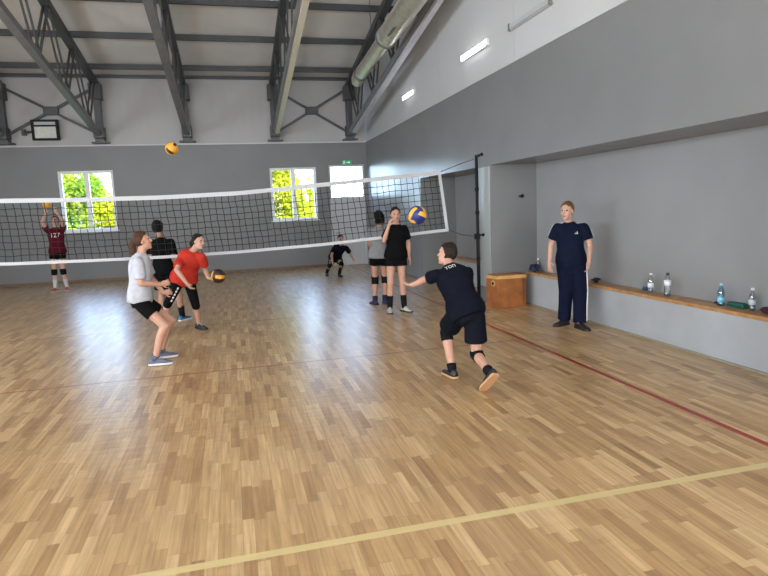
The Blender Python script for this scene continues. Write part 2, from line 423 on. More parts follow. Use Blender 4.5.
# ================================================================== ROOF STEEL
BR = .159
def truss(x, label, trunk=None, m='steelmid'):  # trunk: material of the added strip that paints the chord's lit side
    t = thing('roof_truss', label, 'roof truss', (x, 18.2, 3.85), 'steel roof trusses')
    zb = lambda y: 4.02 + BR * (18.3 - y); zt = lambda y: roof(y) - .32
    yend = 5.1
    bm = BM(); bar(bm, (x, 18.2, zb(18.2)), (x, yend, zb(yend)), .15, .13); part('bottom_chord', bm, M[m], t)
    bm = BM(); bar(bm, (x, 18.28, zt(18.28)), (x, yend, zt(yend)), .17, .15); part('top_chord', bm, M['steel'], t)
    bm = BM(); box(bm, x - .085, x + .085, 18.15, 18.32, 3.9, 5.45); part('post', bm, M['steel'], t)
    bm = BM(); box(bm, x - .22, x + .22, 18.08, 18.355, 3.835, 3.87); box(bm, x - .12, x + .12, 18.1, 18.34, 3.87, 3.93); part('base_plate', bm, M['steel'], t)
    bm = BM(); box(bm, x - .13, x + .13, 17.95, 18.34, 3.96, 4.26); part('lower_gusset', bm, M['steel'], t)
    bm = BM(); box(bm, x - .15, x + .15, 17.98, 18.34, 5.0, 5.42); part('upper_gusset', bm, M['steel'], t)
    ys = [17.9 - i * .98 for i in range(13)]
    for i, (a, b) in enumerate(zip(ys, ys[1:])):
        bm = BM()
        p, q = ((a, zt(a) - .05), (b, zb(b) + .05)) if i % 2 == 0 else ((a, zb(a) + .05), (b, zt(b) - .05))
        for s in (-1, 1): bar(bm, (x + s * .045, p[0], p[1]), (x + s * .045, q[0], q[1]), .03, .065)
        part('diagonal', bm, M['steel'], t)
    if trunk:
        bm = BM(); bar(bm, (x + .03, 17.7, zb(17.7) - .105), (x + .03, yend, zb(yend) - .105), .11, .07); part('chord_lit_strip', bm, M[trunk], t, label='pale strip added under the chord for its lit side')  # added pale bar, its colour stands in for light on the chord
TX = [-5.72, -3.345, -1.05, 1.43, 3.70]
truss(TX[0], 'roof truss cut off by the left edge beside the black lamp')
truss(TX[1], 'grey roof truss bearing on the wall just left of the first window')
truss(TX[2], 'grey roof truss landing on the wall above the flying ball')
truss(TX[3], 'roof truss with a cream strip added for the lit side of its chord, above the middle window', 'cream')
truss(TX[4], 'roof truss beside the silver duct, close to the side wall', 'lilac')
names = ['nearest the end wall', 'second out from the end wall', 'third out from the end wall', 'fourth out from the end wall', 'fifth out from the end wall']
for y, nm in zip([17.66, 15.87, 14.17, 12.42, 10.7], names):
    bm = BM(); box(bm, XL, XR, y - .04, y + .04, roof(y) - .145, roof(y) - .012)
    tag(obj('purlin', bm, M['steel'], loc=(-2, y, roof(y) - .2)), 'dark steel purlin under the ceiling, ' + nm, 'beam', 'ceiling purlins')
bm = BM(); box(bm, XL, XR, 18.24, 18.34, 5.61, 5.69)
tag(obj('eaves_beam', bm, M['steel'], loc=(-2, 18.27, 5.61)), 'dark steel eaves beam along the top of the end wall', 'beam')
def brace(xa, xb, label):
    xm = (xa + xb) / 2; y = 18.29; zc = 4.72
    t = thing('cross_brace', label, 'cross brace', (xm, y, zc), 'cross braces on the end wall')
    for s, (p, q) in enumerate((((xa + .1, 4.12), (xb - .1, 5.32)), ((xa + .1, 5.32), (xb - .1, 4.12)))):
        part('brace_bar', bar(BM(), (p[0], y + .02 * s, p[1]), (q[0], y + .02 * s, q[1]), .04, .07), M['steel'], t)
    part('centre_plate', box(BM(), xm - .19, xm + .19, y - .05, y + .045, zc - .11, zc + .11, .02), M['steel'], t)
brace(TX[0], TX[1], 'dark steel cross brace above the black-framed lamp')
brace(TX[3], TX[4], 'dark steel cross brace below the end of the silver duct')

# ventilation duct
t = thing('air_duct', 'silver round ventilation duct hanging beside the side wall truss', 'duct', (3.28, 14.7, 4.95))
dz = lambda y: 4.95 + .064 * (14.7 - y)
D = lambda y: (3.28, y, dz(y))
def spiral(bm, ya, yb, r, pitch=.13):
    n = int((ya - yb) / pitch * 4); pts = []; rad = []
    for i in range(n + 1):
        pts.append(D(ya + (yb - ya) * i / n)); rad.append(r + (.006 if i % 4 == 0 else 0))
    return tube(bm, pts, rad, 24)
part('narrow_tube', spiral(BM(), 14.5, 12.0, .15), M['galv'], t, True)
part('wide_tube', spiral(BM(), 12.0, 3.5, .20), M['galv'], t, True)
part('end_elbow', tube(BM(), [D(14.5), D(14.75), (3.28, 14.9, dz(14.9) - .03), (3.28, 14.98, dz(14.98) - .1)], [.16, .16, .155, .13], 20), M['galv'], t, True)
for y, r in ((14.45, .172), (12.0, .222), (8.5, .222)):
    part('collar', tube(BM(), [D(y + .05), D(y - .05)], r, 24), M['steelmid'], t, label='darker joint collar')
for y in (13.3, 10.9, 8.0):
    bm = BM(); cyl(bm, (3.28, y, dz(y) + .14), (3.28, y, roof(y) - .01), .008, 8); part('hanger_rod', bm, M['steel'], t)
bm = BM(); bar(bm, (3.17, 11.35, dz(11.35) - .185), (3.17, 10.95, dz(10.95) - .185), .12, .02, (-.5, 0, .85)); part('outlet_grille', bm, M['steel'], t, label='dark outlet grille')

# lamps on the white cladding of the side wall
for y0, y1, z, on, lab in ((14.04, 13.17, 4.305, 1, 'lit white strip lamp on the side wall, farther of the two lit ones'),
                           (10.29, 9.22, 4.305, 1, 'lit white strip lamp on the side wall, nearer of the two lit ones'),
                           (8.41, 7.25, 4.29, 0, 'unlit grey strip lamp high on the white side wall cladding')):
    t = thing('strip_lamp', lab, 'lamp', (XR + .018, (y0 + y1) / 2, z), 'strip lamps on the side wall')
    part('housing', box(BM(), XR - .02, XR + .018, y1, y0, z - .05, z + .05, .004), M['white' if on else 'ledoff'], t)
    part('diffuser', box(BM(), XR - .045, XR - .021, y1 + .03, y0 - .03, z - .036, z + .036, .008), M['led' if on else 'ledoff'], t)
    for yy in (y1, y0): part('end_cap', box(BM(), XR - .048, XR - .001, yy - .012, yy + .012, z - .052, z + .052), M['steelmid' if not on else 'white'], t)

# black framed lamp standing on the end wall ledge
t = thing('floodlight', 'black framed floodlight with pale glass above the grey end wall', 'lamp', (-4.69, 18.15, 3.93))
bm = BM(); y0, y1 = 18.10, 18.21
box(bm, -5.02, -4.96, y0, y1, 3.93, 4.47); box(bm, -4.42, -4.36, y0, y1, 3.93, 4.47); box(bm, -4.96, -4.42, y0, y1, 3.93, 3.98); box(bm, -4.96, -4.42, y0, y1, 4.42, 4.47); box(bm, -4.96, -4.42, y0, y1, 4.29, 4.33)
part('frame', bm, M['black'], t)
part('glass_panel', box(BM(), -4.96, -4.42, 18.15, 18.17, 3.98, 4.29), M['panel'], t)
part('upper_panel', box(BM(), -4.96, -4.42, 18.16, 18.18, 4.33, 4.42), M['ledoff'], t)
bm = BM(); bar(bm, (-5.02, 18.18, 4.16), (-5.28, 18.3, 4.16), .03, .05); box(bm, -5.32, -5.22, 18.28, 18.39, 4.08, 4.24); part('wall_bracket', bm, M['steel'], t)

# small dark bracket on the pillar side
t = thing('wall_hook', 'small dark hook bracket on the pillar side inside the recess', 'hook', (4.74, 9.218, 1.83))
part('hook_plate', box(BM(), 4.70, 4.80, 9.205, 9.2185, 1.80, 1.86), M['steelmid'], t)
bm = BM(); cyl(bm, (4.73, 9.206, 1.83), (4.72, 9.10, 1.83), .014); ellip(bm, (4.72, 9.09, 1.83), V((.03, 0, 0)), V((0, .03, 0)), V((0, 0, .03))); part('hook_arm', bm, M['black'], t, True)

# ================================================================== NET AND POST
YN_ = 9.61
topz = [(-5.6, 2.30), (-4.4, 2.17), (-3.2, 2.075), (-2.1, 2.05), (-1.0, 2.045), (.16, 2.07), (1.4, 2.155), (2.76, 2.255), (3.48, 2.305)]
botz = [(-5.6, 1.32), (-4.4, 1.22), (-3.2, 1.14), (-2.1, 1.12), (-1.0, 1.11), (.16, 1.125), (1.4, 1.165), (2.76, 1.245), (3.60, 1.295)]
def interp(tb, x):
    for (a, b), (c, d) in zip(tb, tb[1:]):
        if x <= c or (c, d) == tb[-1]: return b + (d - b) * (x - a) / (c - a)
N0 = -5.6
def net_pt(s, v):
    """s 0..1 along, v 0 (bottom) .. 1 (top)"""
    xe = 3.60 + (3.48 - 3.60) * v
    x = N0 + (xe - N0) * s
    zb, zt_ = interp(botz, x), interp(topz, x)
    return V((x, YN_ + .05 * math.sin(v * PI) * math.sin(s * 9.) + .015 * math.sin(s * 40 + v * 5), zb + (zt_ - zb) * v))
t = thing('volleyball_net', 'long black volleyball net with white tapes strung across the hall', 'net', (3.55, YN_, 1.25))
def tape(v0, v1, thick=.012, n=48):
    bm = BM(); rs = []
    for i in range(n + 1):
        a, b = net_pt(i / n, v0), net_pt(i / n, v1); o = V((0, thick / 2, 0))
        rs.append([a - o, a + o, b + o, b - o])
    return rings(bm, rs)
part('top_tape', tape(.945, 1.012), M['tape'], t, label='white top tape')
part('bottom_tape', tape(-.01, .038), M['tape'], t, label='white bottom tape')
bm = BM(); rs = []
for i in range(9):
    p = net_pt(1, i / 8); q = net_pt(1 - .0055, i / 8); o = V((0, .007, 0)); rs.append([p - o, p + o, q + o, q - o])
part('side_tape', rings(bm, rs), M['tape'], t, label='white side tape')
bm = BM(); nc = 88; nr = 9; rnd = random.Random(3)
jit = {}
for i in range(nc + 1):
    for j in range(nr + 1):
        e = 0 if j in (0, nr) else 1
        jit[i, j] = net_pt(min(1, max(0, i / nc + e * rnd.uniform(-.0012, .0012))), .03 + .925 * j / nr + e * rnd.uniform(-.008, .008))
def cord(pts, r):
    rs = [[p + V((0, -r, 0)), p + V((r * .87, r * .5, 0)) if vert else p + V((0, r * .5, r * .87)), p + V((-r * .87, r * .5, 0)) if vert else p + V((0, r * .5, -r * .87))] for p in pts]
    rings(bm, rs)
vert = True
for i in range(1, nc): cord([jit[i, j] for j in range(nr + 1)], .0055)
vert = False
for j in range(1, nr): cord([jit[i, j] for i in range(nc + 1)], .0055)
o = part('netting', bm, M['net'], t); o['kind'] = 'stuff'
PT = V((4.13, YN_, 2.54))
part('top_cable', tube(BM(), [net_pt(1, .99), net_pt(1, .99).lerp(PT, .5) + V((0, 0, -.012)), PT + V((-.044, 0, -.05))], .007, 6), M['rope'], t)
part('bottom_rope', tube(BM(), [net_pt(1, .01), net_pt(1, .01).lerp(V((4.09, YN_, 1.16)), .5) + V((0, 0, -.02)), V((4.062, YN_, 1.17))], .005, 6), M['rope'], t)

t = thing('net_post', 'slim black net post standing against the grey pillar', 'post', (4.13, YN_, 0))
part('pole', lathe(BM(), [(.030, 0), (.030, 1.2), (.026, 1.21), (.026, 2.55), (.02, 2.56)], (4.13, YN_, 0), 16), M['blacksteel'], t, True)
part('foot_plate', lathe(BM(), [(.075, .0), (.075, .012), (.04, .014)], (4.13, YN_, 0), 16), M['blacksteel'], t)
for z in (2.545, 1.19):
    bm = BM(); cyl(bm, (4.13, YN_, z), (4.165, YN_ - .12, z + .01), .014); ellip(bm, (4.162, YN_ - .15, z + .01), V((.028, 0, 0)), V((0, .028, 0)), V((0, 0, .028))); cyl(bm, (4.13, YN_, z), (4.192, YN_, z), .016)
    part('wall_clamp', bm, M['black'], t, True)
part('winch', box(BM(), 4.07, 4.165, YN_ - .03, YN_ + .03, 1.12, 1.22, .01), M['blacksteel'], t)
for z in (1.55, 1.95, .75): part('sleeve', lathe(BM(), [(.033, z), (.036, z + .01), (.036, z + .05), (.033, z + .06)], (4.13, YN_, 0), 16), M['black'], t, True)

# ================================================================== VAULTING BOX
t = thing('vaulting_box', 'orange wooden vaulting box with pale top edge beside the bench', 'box', (4.40, 9.03, 0))
A = [V((4.155, 8.90, 0)), V((4.655, 8.875, 0)), V((4.70, 9.19, 0)), V((4.095, 9.215, 0))]
def prism(bm, P, z0, z1, grow=0.):
    c = sum(P, V()) / len(P); Q = [p + (p - c).normalized() * grow for p in P]
    return rings(bm, [[q + V((0, 0, z0)) for q in Q], [q + V((0, 0, z1)) for q in Q]])
part('box_body', prism(BM(), A, .002, .485), M['boxwood'], t)
part('top_rim', prism(BM(), A, .486, .535, .012), M['boxtrim'], t, label='pale yellow wooden rim')
part('padded_top', prism(BM(), A, .536, .552, -.03), M['boxwood'], t)
part('base_rail', prism(BM(), A, .002, .03, .008), M['boxwood'], t)
for k in (0, 1):
    bm = BM(); bar(bm, (4.605 + .03 * k, 8.868 - .001 * k, .02), (4.605 + .03 * k, 8.868, .48), .012, .01, (0, 1, 0)); part('edge_strip', bm, M['boxwood'] if k else M['skirt'], t)
d = (A[3] - A[0]).normalized(); nrm = V((d.y, -d.x, 0)) * -1
c = A[0].lerp(A[3], .35) + V((0, 0, .41))
if (c + nrm - V((4.4, 9.03, .4))).length < (c - nrm - V((4.4, 9.03, .4))).length: nrm = -nrm
bm = BM(); cyl(bm, c - nrm * .002, c + nrm * .012, .05, 18); h = part('hand_hole', bm, M['boxtrim'], t, label='round hand hole with a pale ring')
bm = BM(); cyl(bm, c + nrm * .0121, c + nrm * .016, .028, 16); bmesh.ops.translate(bm, verts=bm.verts, vec=-V(t.location)); obj('hole', bm, M['black'], h)

# ================================================================== THINGS ON THE LEDGE
ZB = .5555
def pet(name, label, x, y, s, tint, cap, band, bandz, group='drink bottles on the ledge'):
    t = thing(name, label, 'bottle', (x, y, ZB), group)
    prof = [(.024, 0), (.031, .006), (.032, .03), (.030, .05), (.032, .07), (.032, .13), (.028, .155), (.014, .19), (.0125, .205)]
    part('bottle_body', lathe(BM(), [(r * s, ZB + z * s) for r, z in prof], (x, y, 0), 20), glass_mat(name + '_plastic', tint, .22, .12), t, True)
    part('cap', lathe(BM(), [(.0155 * s, ZB + .203 * s), (.0155 * s, ZB + .222 * s), (.012 * s, ZB + .226 * s)], (x, y, 0), 16), mat('bottle_cap', cap, .4), t, True)
    part('label_band', lathe(BM(), [(.0326 * s, ZB + bandz * s), (.0326 * s, ZB + (bandz + .05) * s)], (x, y, 0), 20), mat('bottle_band', band, .4), t, True)
    part('water', lathe(BM(), [(.028 * s, ZB + .006 * s), (.028 * s, ZB + .055 * s)], (x, y, 0), 16), glass_mat('water', (.82, .9, .95), .12, .03), t, True)
pet('water_bottle', 'clear bottle with white cap on the ledge, nearest the man', 4.94, 6.20, 1.06, (.80, .84, .86), (.85, .85, .85), (.75, .78, .80), .06)
pet('sports_bottle', 'clear bottle with dark cap and white band, second from the man', 4.90, 5.86, 1.24, (.80, .83, .86), (.05, .05, .07), (.80, .82, .86), .105)
pet('blue_bottle', 'pale blue bottle standing beside the dark green case', 4.92, 5.09, 1.06, (.45, .72, .85), (.35, .6, .72), (.20, .55, .75), .04)
pet('small_bottle', 'clear bottle with white cap at the photo right end of the ledge', 4.96, 4.74, 1.02, (.78, .82, .85), (.88, .88, .88), (.6, .66, .72), .06)
t = thing('green_case', 'flat dark green case lying on the ledge between two bottles', 'case', (4.985, 4.93, ZB))
part('case_body', box(BM(), 4.94, 5.035, 4.83, 5.04, ZB, ZB + .05, .012), mat('green_cloth', (.008, .10, .075), .6), t, True)
part('zip', box(BM(), 4.938, 4.9395, 4.84, 5.03, ZB + .022, ZB + .028), M['black'], t)
def lump(name, label, cat, c, r, m, seed):
    bm = BM(); rn = random.Random(seed)
    for k in range(14):
        o = V((rn.uniform(-.6, .6) * r[0], rn.uniform(-.6, .6) * r[1], rn.uniform(-.1, .5) * r[2])); q = rn.uniform(.28, .6)
        ellip(bm, V(c) + o + V((0, 0, r[2] * .5)), V((r[0] * q, 0, 0)), V((0, r[1] * q, 0)), V((0, 0, r[2] * q * .6)))
    me = fuse(bm, .006, 3); zmin = min(v.co.z for v in me.vertices)
    for v in me.vertices: v.co -= V((c[0], c[1], zmin))
    o = link(name, me, m); o.location = (c[0], c[1], ZB + .0005); return tag(o, label, cat)
navy = mat('navy_cloth', (.012, .018, .05), .8, noise=.3, nscale=20)
lump('crumpled_jacket', 'crumpled navy jacket on the ledge beside the vaulting box', 'jacket', (4.90, 9.04, ZB), (.075, .13, .12), navy, 4)
lump('blue_pouch', 'small blue pouch on the ledge behind the bottle nearest the man', 'pouch', (4.99, 6.36, ZB), (.035, .05, .06), mat('blue_pouch', (.04, .09, .17), .7), 9)
lump('black_glove', 'small black bundle on the ledge just behind the man', 'cloth', (4.93, 7.32, ZB), (.07, .10, .06), mat('black_cloth', (.01, .01, .012), .8), 11)
lump('dark_pouch', 'little dark pouch on the ledge behind the pale blue bottle', 'pouch', (5.0, 5.22, ZB), (.025, .04, .03), mat('plum_cloth', (.04, .015, .03), .8), 12)
lump('maroon_cloth', 'maroon cloth on the ledge cut by the photo right edge', 'cloth', (4.97, 4.58, ZB), (.05, .08, .05), mat('maroon_cloth', (.05, .01, .02), .8), 13)
t = thing('clear_bottle', 'white-capped bottle behind the navy jacket by the vaulting box', 'bottle', (5.008, 9.1, ZB), 'drink bottles on the ledge')
part('bottle_body', lathe(BM(), [(r, ZB + z) for r, z in ((.03, 0), (.033, .01), (.033, .13), (.014, .17), (.0125, .185))], (5.008, 9.1, 0), 16), glass_mat('plastic', (.7, .75, .8), .25, .15), t, True)
part('cap', lathe(BM(), [(.017, ZB + .184), (.017, ZB + .21), (.012, ZB + .214)], (5.008, 9.1, 0), 14), mat('bottle_cap', (.85, .85, .85), .4), t, True)

J = {}
J['fore'] = {'pel': (2.106, 5.220, 0.716), 'neck': (2.044, 5.469, 1.122), 'head': (2.064, 5.585, 1.241), 'hipL': (2.045, 5.274, 0.683), 'kneL': (2.030, 5.580, 0.450), 'ankL': (2.035, 5.450, 0.095), 'shoL': (1.945, 5.530, 1.070), 'elbL': (1.876, 5.760, 0.978), 'wriL': (1.813, 5.930, 0.912), 'hipR': (2.177, 5.183, 0.679), 'kneR': (2.198, 5.205, 0.288), 'ankR': (2.175, 4.860, 0.200), 'shoR': (2.215, 5.450, 1.085), 'elbR': (2.270, 5.620, 0.880), 'wriR': (2.250, 5.800, 0.850)}
J['white'] = {'pel': (-1.102, 7.350, 0.814), 'neck': (-1.055, 7.380, 1.305), 'head': (-1.020, 7.390, 1.462), 'hipL': (-1.106, 7.425, 0.768), 'kneL': (-0.810, 7.530, 0.480), 'ankL': (-0.955, 7.600, 0.095), 'shoL': (-1.045, 7.554, 1.265), 'elbL': (-0.990, 7.600, 1.000), 'wriL': (-0.860, 7.550, 0.820), 'hipR': (-1.105, 7.270, 0.778), 'kneR': (-0.845, 7.200, 0.475), 'ankR': (-0.985, 7.250, 0.095), 'shoR': (-1.063, 7.212, 1.267), 'elbR': (-1.056, 7.184, 0.989), 'wriR': (-0.854, 7.309, 0.954)}
J['red'] = {'pel': (-0.754, 9.300, 0.812), 'neck': (-0.587, 9.095, 1.212), 'head': (-0.494, 9.106, 1.351), 'hipL': (-0.686, 9.299, 0.756), 'kneL': (-0.609, 9.173, 0.393), 'ankL': (-0.600, 9.380, 0.095), 'shoL': (-0.447, 9.010, 1.158), 'elbL': (-0.437, 9.181, 0.937), 'wriL': (-0.395, 8.972, 0.828), 'hipR': (-0.826, 9.264, 0.775), 'kneR': (-1.000, 9.100, 0.460), 'ankR': (-1.120, 9.300, 0.095), 'shoR': (-0.742, 9.120, 1.139), 'elbR': (-0.815, 8.908, 0.972), 'wriR': (-0.686, 8.886, 0.770)}
J['dark'] = {'pel': (-1.125, 10.300, 0.870), 'neck': (-1.150, 10.310, 1.380), 'head': (-1.170, 10.320, 1.555), 'hipL': (-1.200, 10.340, 0.850), 'kneL': (-1.220, 10.420, 0.460), 'ankL': (-1.240, 10.450, 0.090), 'shoL': (-1.310, 10.390, 1.350), 'elbL': (-1.334, 10.285, 1.063), 'wriL': (-1.212, 10.477, 0.941), 'hipR': (-1.045, 10.260, 0.850), 'kneR': (-0.930, 10.270, 0.460), 'ankR': (-0.915, 10.330, 0.090), 'shoR': (-0.985, 10.220, 1.350), 'elbR': (-0.946, 10.090, 1.053), 'wriR': (-0.882, 10.244, 0.856)}
J['coach'] = {'pel': (4.458, 7.200, 0.886), 'neck': (4.446, 7.229, 1.413), 'head': (4.387, 7.184, 1.582), 'hipL': (4.530, 7.150, 0.880), 'kneL': (4.500, 7.050, 0.490), 'ankL': (4.455, 6.980, 0.090), 'shoL': (4.600, 7.120, 1.385), 'elbL': (4.661, 7.063, 1.102), 'wriL': (4.569, 6.944, 0.885), 'hipR': (4.375, 7.240, 0.880), 'kneR': (4.395, 7.220, 0.490), 'ankR': (4.400, 7.280, 0.090), 'shoR': (4.285, 7.260, 1.395), 'elbR': (4.240, 7.348, 1.124), 'wriR': (4.151, 7.234, 0.903)}
J['black'] = {'pel': (2.592, 9.438, 0.927), 'neck': (2.615, 9.440, 1.433), 'head': (2.612, 9.441, 1.611), 'hipL': (2.675, 9.428, 0.894), 'kneL': (2.675, 9.402, 0.490), 'ankL': (2.690, 9.396, 0.090), 'shoL': (2.740, 9.400, 1.410), 'elbL': (2.806, 9.414, 1.135), 'wriL': (2.792, 9.367, 0.920), 'hipR': (2.505, 9.443, 0.898), 'kneR': (2.470, 9.402, 0.490), 'ankR': (2.445, 9.409, 0.090), 'shoR': (2.495, 9.460, 1.410), 'elbR': (2.375, 9.340, 1.200), 'wriR': (2.455, 9.300, 1.440)}
J['grey'] = {'pel': (2.502, 10.250, 0.891), 'neck': (2.526, 10.259, 1.389), 'head': (2.518, 10.264, 1.563), 'hipL': (2.421, 10.265, 0.851), 'kneL': (2.439, 10.376, 0.460), 'ankL': (2.412, 10.321, 0.079), 'shoL': (2.410, 10.394, 1.364), 'elbL': (2.338, 10.248, 1.123), 'wriL': (2.445, 10.389, 0.949), 'hipR': (2.578, 10.227, 0.847), 'kneR': (2.623, 10.362, 0.466), 'ankR': (2.593, 10.309, 0.086), 'shoR': (2.635, 10.119, 1.368), 'elbR': (2.670, 10.050, 1.110), 'wriR': (2.600, 10.280, 0.980)}
J['crouch'] = {'pel': (2.614, 15.700, 0.470), 'neck': (2.730, 15.409, 0.814), 'head': (2.732, 15.374, 0.973), 'hipL': (2.671, 15.637, 0.458), 'kneL': (2.708, 15.285, 0.322), 'ankL': (2.596, 15.021, 0.104), 'shoL': (2.884, 15.376, 0.757), 'elbL': (2.996, 15.532, 0.566), 'wriL': (3.034, 15.347, 0.429), 'hipR': (2.550, 15.644, 0.464), 'kneR': (2.409, 15.315, 0.339), 'ankR': (2.357, 15.573, 0.094), 'shoR': (2.572, 15.431, 0.761), 'elbR': (2.455, 15.273, 0.575), 'wriR': (2.446, 15.115, 0.404)}
J['maroon'] = {'pel': (-4.250, 16.300, 0.970), 'neck': (-4.245, 16.320, 1.580), 'head': (-4.235, 16.320, 1.755), 'hipL': (-4.160, 16.270, 0.940), 'kneL': (-4.160, 16.220, 0.520), 'ankL': (-4.130, 16.300, 0.100), 'shoL': (-4.080, 16.300, 1.550), 'elbL': (-4.000, 16.120, 1.740), 'wriL': (-4.120, 16.080, 1.950), 'hipR': (-4.340, 16.270, 0.940), 'kneR': (-4.350, 16.200, 0.520), 'ankR': (-4.390, 16.270, 0.100), 'shoR': (-4.420, 16.280, 1.550), 'elbR': (-4.470, 16.120, 1.740), 'wriR': (-4.350, 16.060, 1.950)}
# ================================================================== PEOPLE
SKIN = {k: mat('skin_' + k, c, rough=.55, spec=.35, noise=.06, nscale=12) for k, c in
        dict(fair=(.50, .29, .205), rosy=(.48, .26, .18), tan=(.40, .225, .15)).items()}
EYEW = mat('eye_white', (.36, .31, .28), .4); EYED = mat('iris', (.03, .022, .018), .2); LIP = mat('lips', (.38, .13, .11), .5)
CL = {}
def cloth(name, col, rough=.85, b=.35):
    if name not in CL: CL[name] = mat(name, col, rough, spec=.08, noise=.12, nscale=14, bump=b, bscale=16)
    return CL[name]
HAIR = {k: mat('hair_' + k, c, rough=.65, spec=.15, noise=.35, nscale=45, bump=.5, bscale=70) for k, c in
        dict(black=(.006, .005, .006), dark=(.018, .012, .009), brown=(.062, .030, .015), fair=(.12, .065, .030)).items()}

def unit(v): return V(v).normalized()
class Figure:
    def __init__(s, name, label, J, H, face, skin, voxel=.008, build=1., group=None):
        s.J = {k: V(v) for k, v in J.items()}; s.k = H / 1.7; s.b = build; s.vox = voxel; s.skin = skin
        g = s.J
        s.spine = (g['neck'] - g['pel']).normalized()
        for S in 'LR': g['sho' + S] = g['sho' + S] - s.spine * .03 * s.k
        s.hx = (g['hipR'] - g['hipL']).normalized(); s.sx = (g['shoR'] - g['shoL']).normalized()
        s.face = unit(face); s.label = label; s.voxel = voxel
        mid = (g['ankL'] + g['ankR']) / 2; s.base = V((mid.x, mid.y, 0))
        s.feet = {}; s.body = None; s.handspec = {}
    # torso cross sections --------------------------------------------------
    TW = [(-.22, .085, .075), (-.12, .145, .105), (0, .166, .118), (.16, .158, .112), (.34, .136, .098), (.52, .146, .105), (.70, .164, .112), (.84, .154, .100), (.93, .108, .080), (1.0, .060, .058), (1.06, .05, .052)]
    def ring_at(s, t, grow=0., belly=0., n=20):
        tb = s.TW
        for a, b in zip(tb, tb[1:]):
            if t <= b[0] or b is tb[-1]:
                u = max(0, min(1, (t - a[0]) / (b[0] - a[0]))); w = a[1] + (b[1] - a[1]) * u; d = a[2] + (b[2] - a[2]) * u; break
        g = s.J; c = g['pel'] + (g['neck'] - g['pel']) * t
        ax = s.hx.lerp(s.sx, max(0, min(1, t))).normalized(); ax = (ax - s.spine * ax.dot(s.spine)).normalized()
        fw = s.spine.cross(ax)                                   # forward
        k = s.k * s.b; bl = belly * math.exp(-((t - .25) / .22) ** 2)
        return c + fw * bl * .5, ax * (w * k + grow + bl * .3), fw * (d * k + grow + bl * .5)
    def torso(s, bm, t0, t1, grow=0., belly=0., flare=0., steps=14):
        rs = []
        for i in range(steps + 1):
            t = t0 + (t1 - t0) * i / steps; c, ax, ay = s.ring_at(t, grow + flare * max(0, 1 - i / steps * 2.5), belly)
            rs.append(ring(c, ax, ay, 22, .88))
        rings(bm, rs)
    def head_frame(s):
        g = s.J; up = (g['head'] - g['neck']).normalized(); up = (up * .6 + V((0, 0, 1)) * .8 - s.face * (s.face.z) * .6).normalized()
        f = s.face; up = (up - f * up.dot(f)).normalized(); r = f.cross(up)
        return r, f, up
    def make_body(s, belly=0., material_face=True):
        g = s.J; k = s.k; bm = BM()
        s.torso(bm, -.22, 1.06, -.004, belly)
        for S in 'LR':
            hp, kn, an = g['hip' + S], g['kne' + S], g['ank' + S]
            b = s.b
            capsule(bm, hp, kn, .083 * k * b, .054 * k)
            # calf with its bulge on the rear side
            fw = s.spine.cross(s.hx); d = (an - kn).normalized(); back = (-fw + d * fw.dot(d)).normalized()
            cm = kn.lerp(an, .3) + back * .012 * k
            capsule(bm, kn, cm, .052 * k, .055 * k); capsule(bm, cm, an, .055 * k, .034 * k)
            ellip(bm, kn - back * .012 * k, *(V(a) * .05 * k for a in ((1, 0, 0), (0, 1, 0), (0, 0, 1))))
            s.foot_shape(bm, S)
            sh, el, wr = g['sho' + S], g['elb' + S], g['wri' + S]
            cl = g['neck'].lerp(sh, .45) - s.spine * .035 * k
            capsule(bm, cl, sh, .042 * k, .050 * k); capsule(bm, sh, el, .052 * k * b, .037 * k)
            fm = el.lerp(wr, .25); capsule(bm, el, fm, .037 * k, .039 * k); capsule(bm, fm, wr, .039 * k, .026 * k)
            s.hand(bm, S)
        # neck and head
        r, f, u = s.head_frame(); c = g['head']
        capsule(bm, g['neck'] - s.spine * .03 * k, c - u * .05 * k - f * .015 * k, .055 * k, .05 * k)
        q = s.hk = k * 1.0
        ellip(bm, c + u * .022 * q - f * .008 * q, r * .074 * q, f * .092 * q, u * .092 * q, 24, 16)
        ellip(bm, c - u * .045 * q + f * .022 * q, r * .056 * q, f * .064 * q, u * .072 * q, 20, 14)
        ellip(bm, c - u * .098 * q + f * .058 * q, r * .026 * q, f * .024 * q, u * .018 * q)
        ellip(bm, c - u * .022 * q + f * .090 * q, r * .015 * q, f * .024 * q, u * .017 * q)        # nose tip
        ellip(bm, c + u * .002 * q + f * .080 * q, r * .011 * q, f * .018 * q, u * .032 * q)        # nose bridge
        ellip(bm, c + u * .028 * q + f * .072 * q, r * .050 * q, f * .017 * q, u * .012 * q)        # brow
        for sg in (-1, 1):
            ellip(bm, c + r * sg * .038 * q - u * .022 * q + f * .058 * q, r * .024 * q, f * .022 * q, u * .022 * q)   # cheek
            ellip(bm, c + r * sg * .073 * q - u * .008 * q - f * .008 * q, r * .011 * q, f * .019 * q, u * .032 * q)   # ear
        ellip(bm, c - u * .062 * q + f * .078 * q, r * .026 * q, f * .014 * q, u * .011 * q)        # lips
        me = fuse(bm, s.vox, 3)
        for m_ in (s.skin, EYEW, EYED, LIP): me.materials.append(m_)
        for p in me.polygons:
            d = p.center - c; x, y, z = d.dot(r) / q, d.dot(f) / q, d.dot(u) / q
            if abs(z) > .12 or y < .03: continue
            for sg in (-1, 1):
                ex = (x - sg * .032) / .017; ez = (z - .010) / .008
                if ex * ex + ez * ez < 1: p.material_index = 2 if abs(ex) < .62 else 1
            if (x / .026) ** 2 + ((z + .062) / .010) ** 2 < 1: p.material_index = 3
        for v in me.vertices: v.co -= s.base
        o = bpy.data.objects.new('person', me); COL.objects.link(o); o.location = s.base
        tag(o, s.label, 'person'); s.body = o
        return o
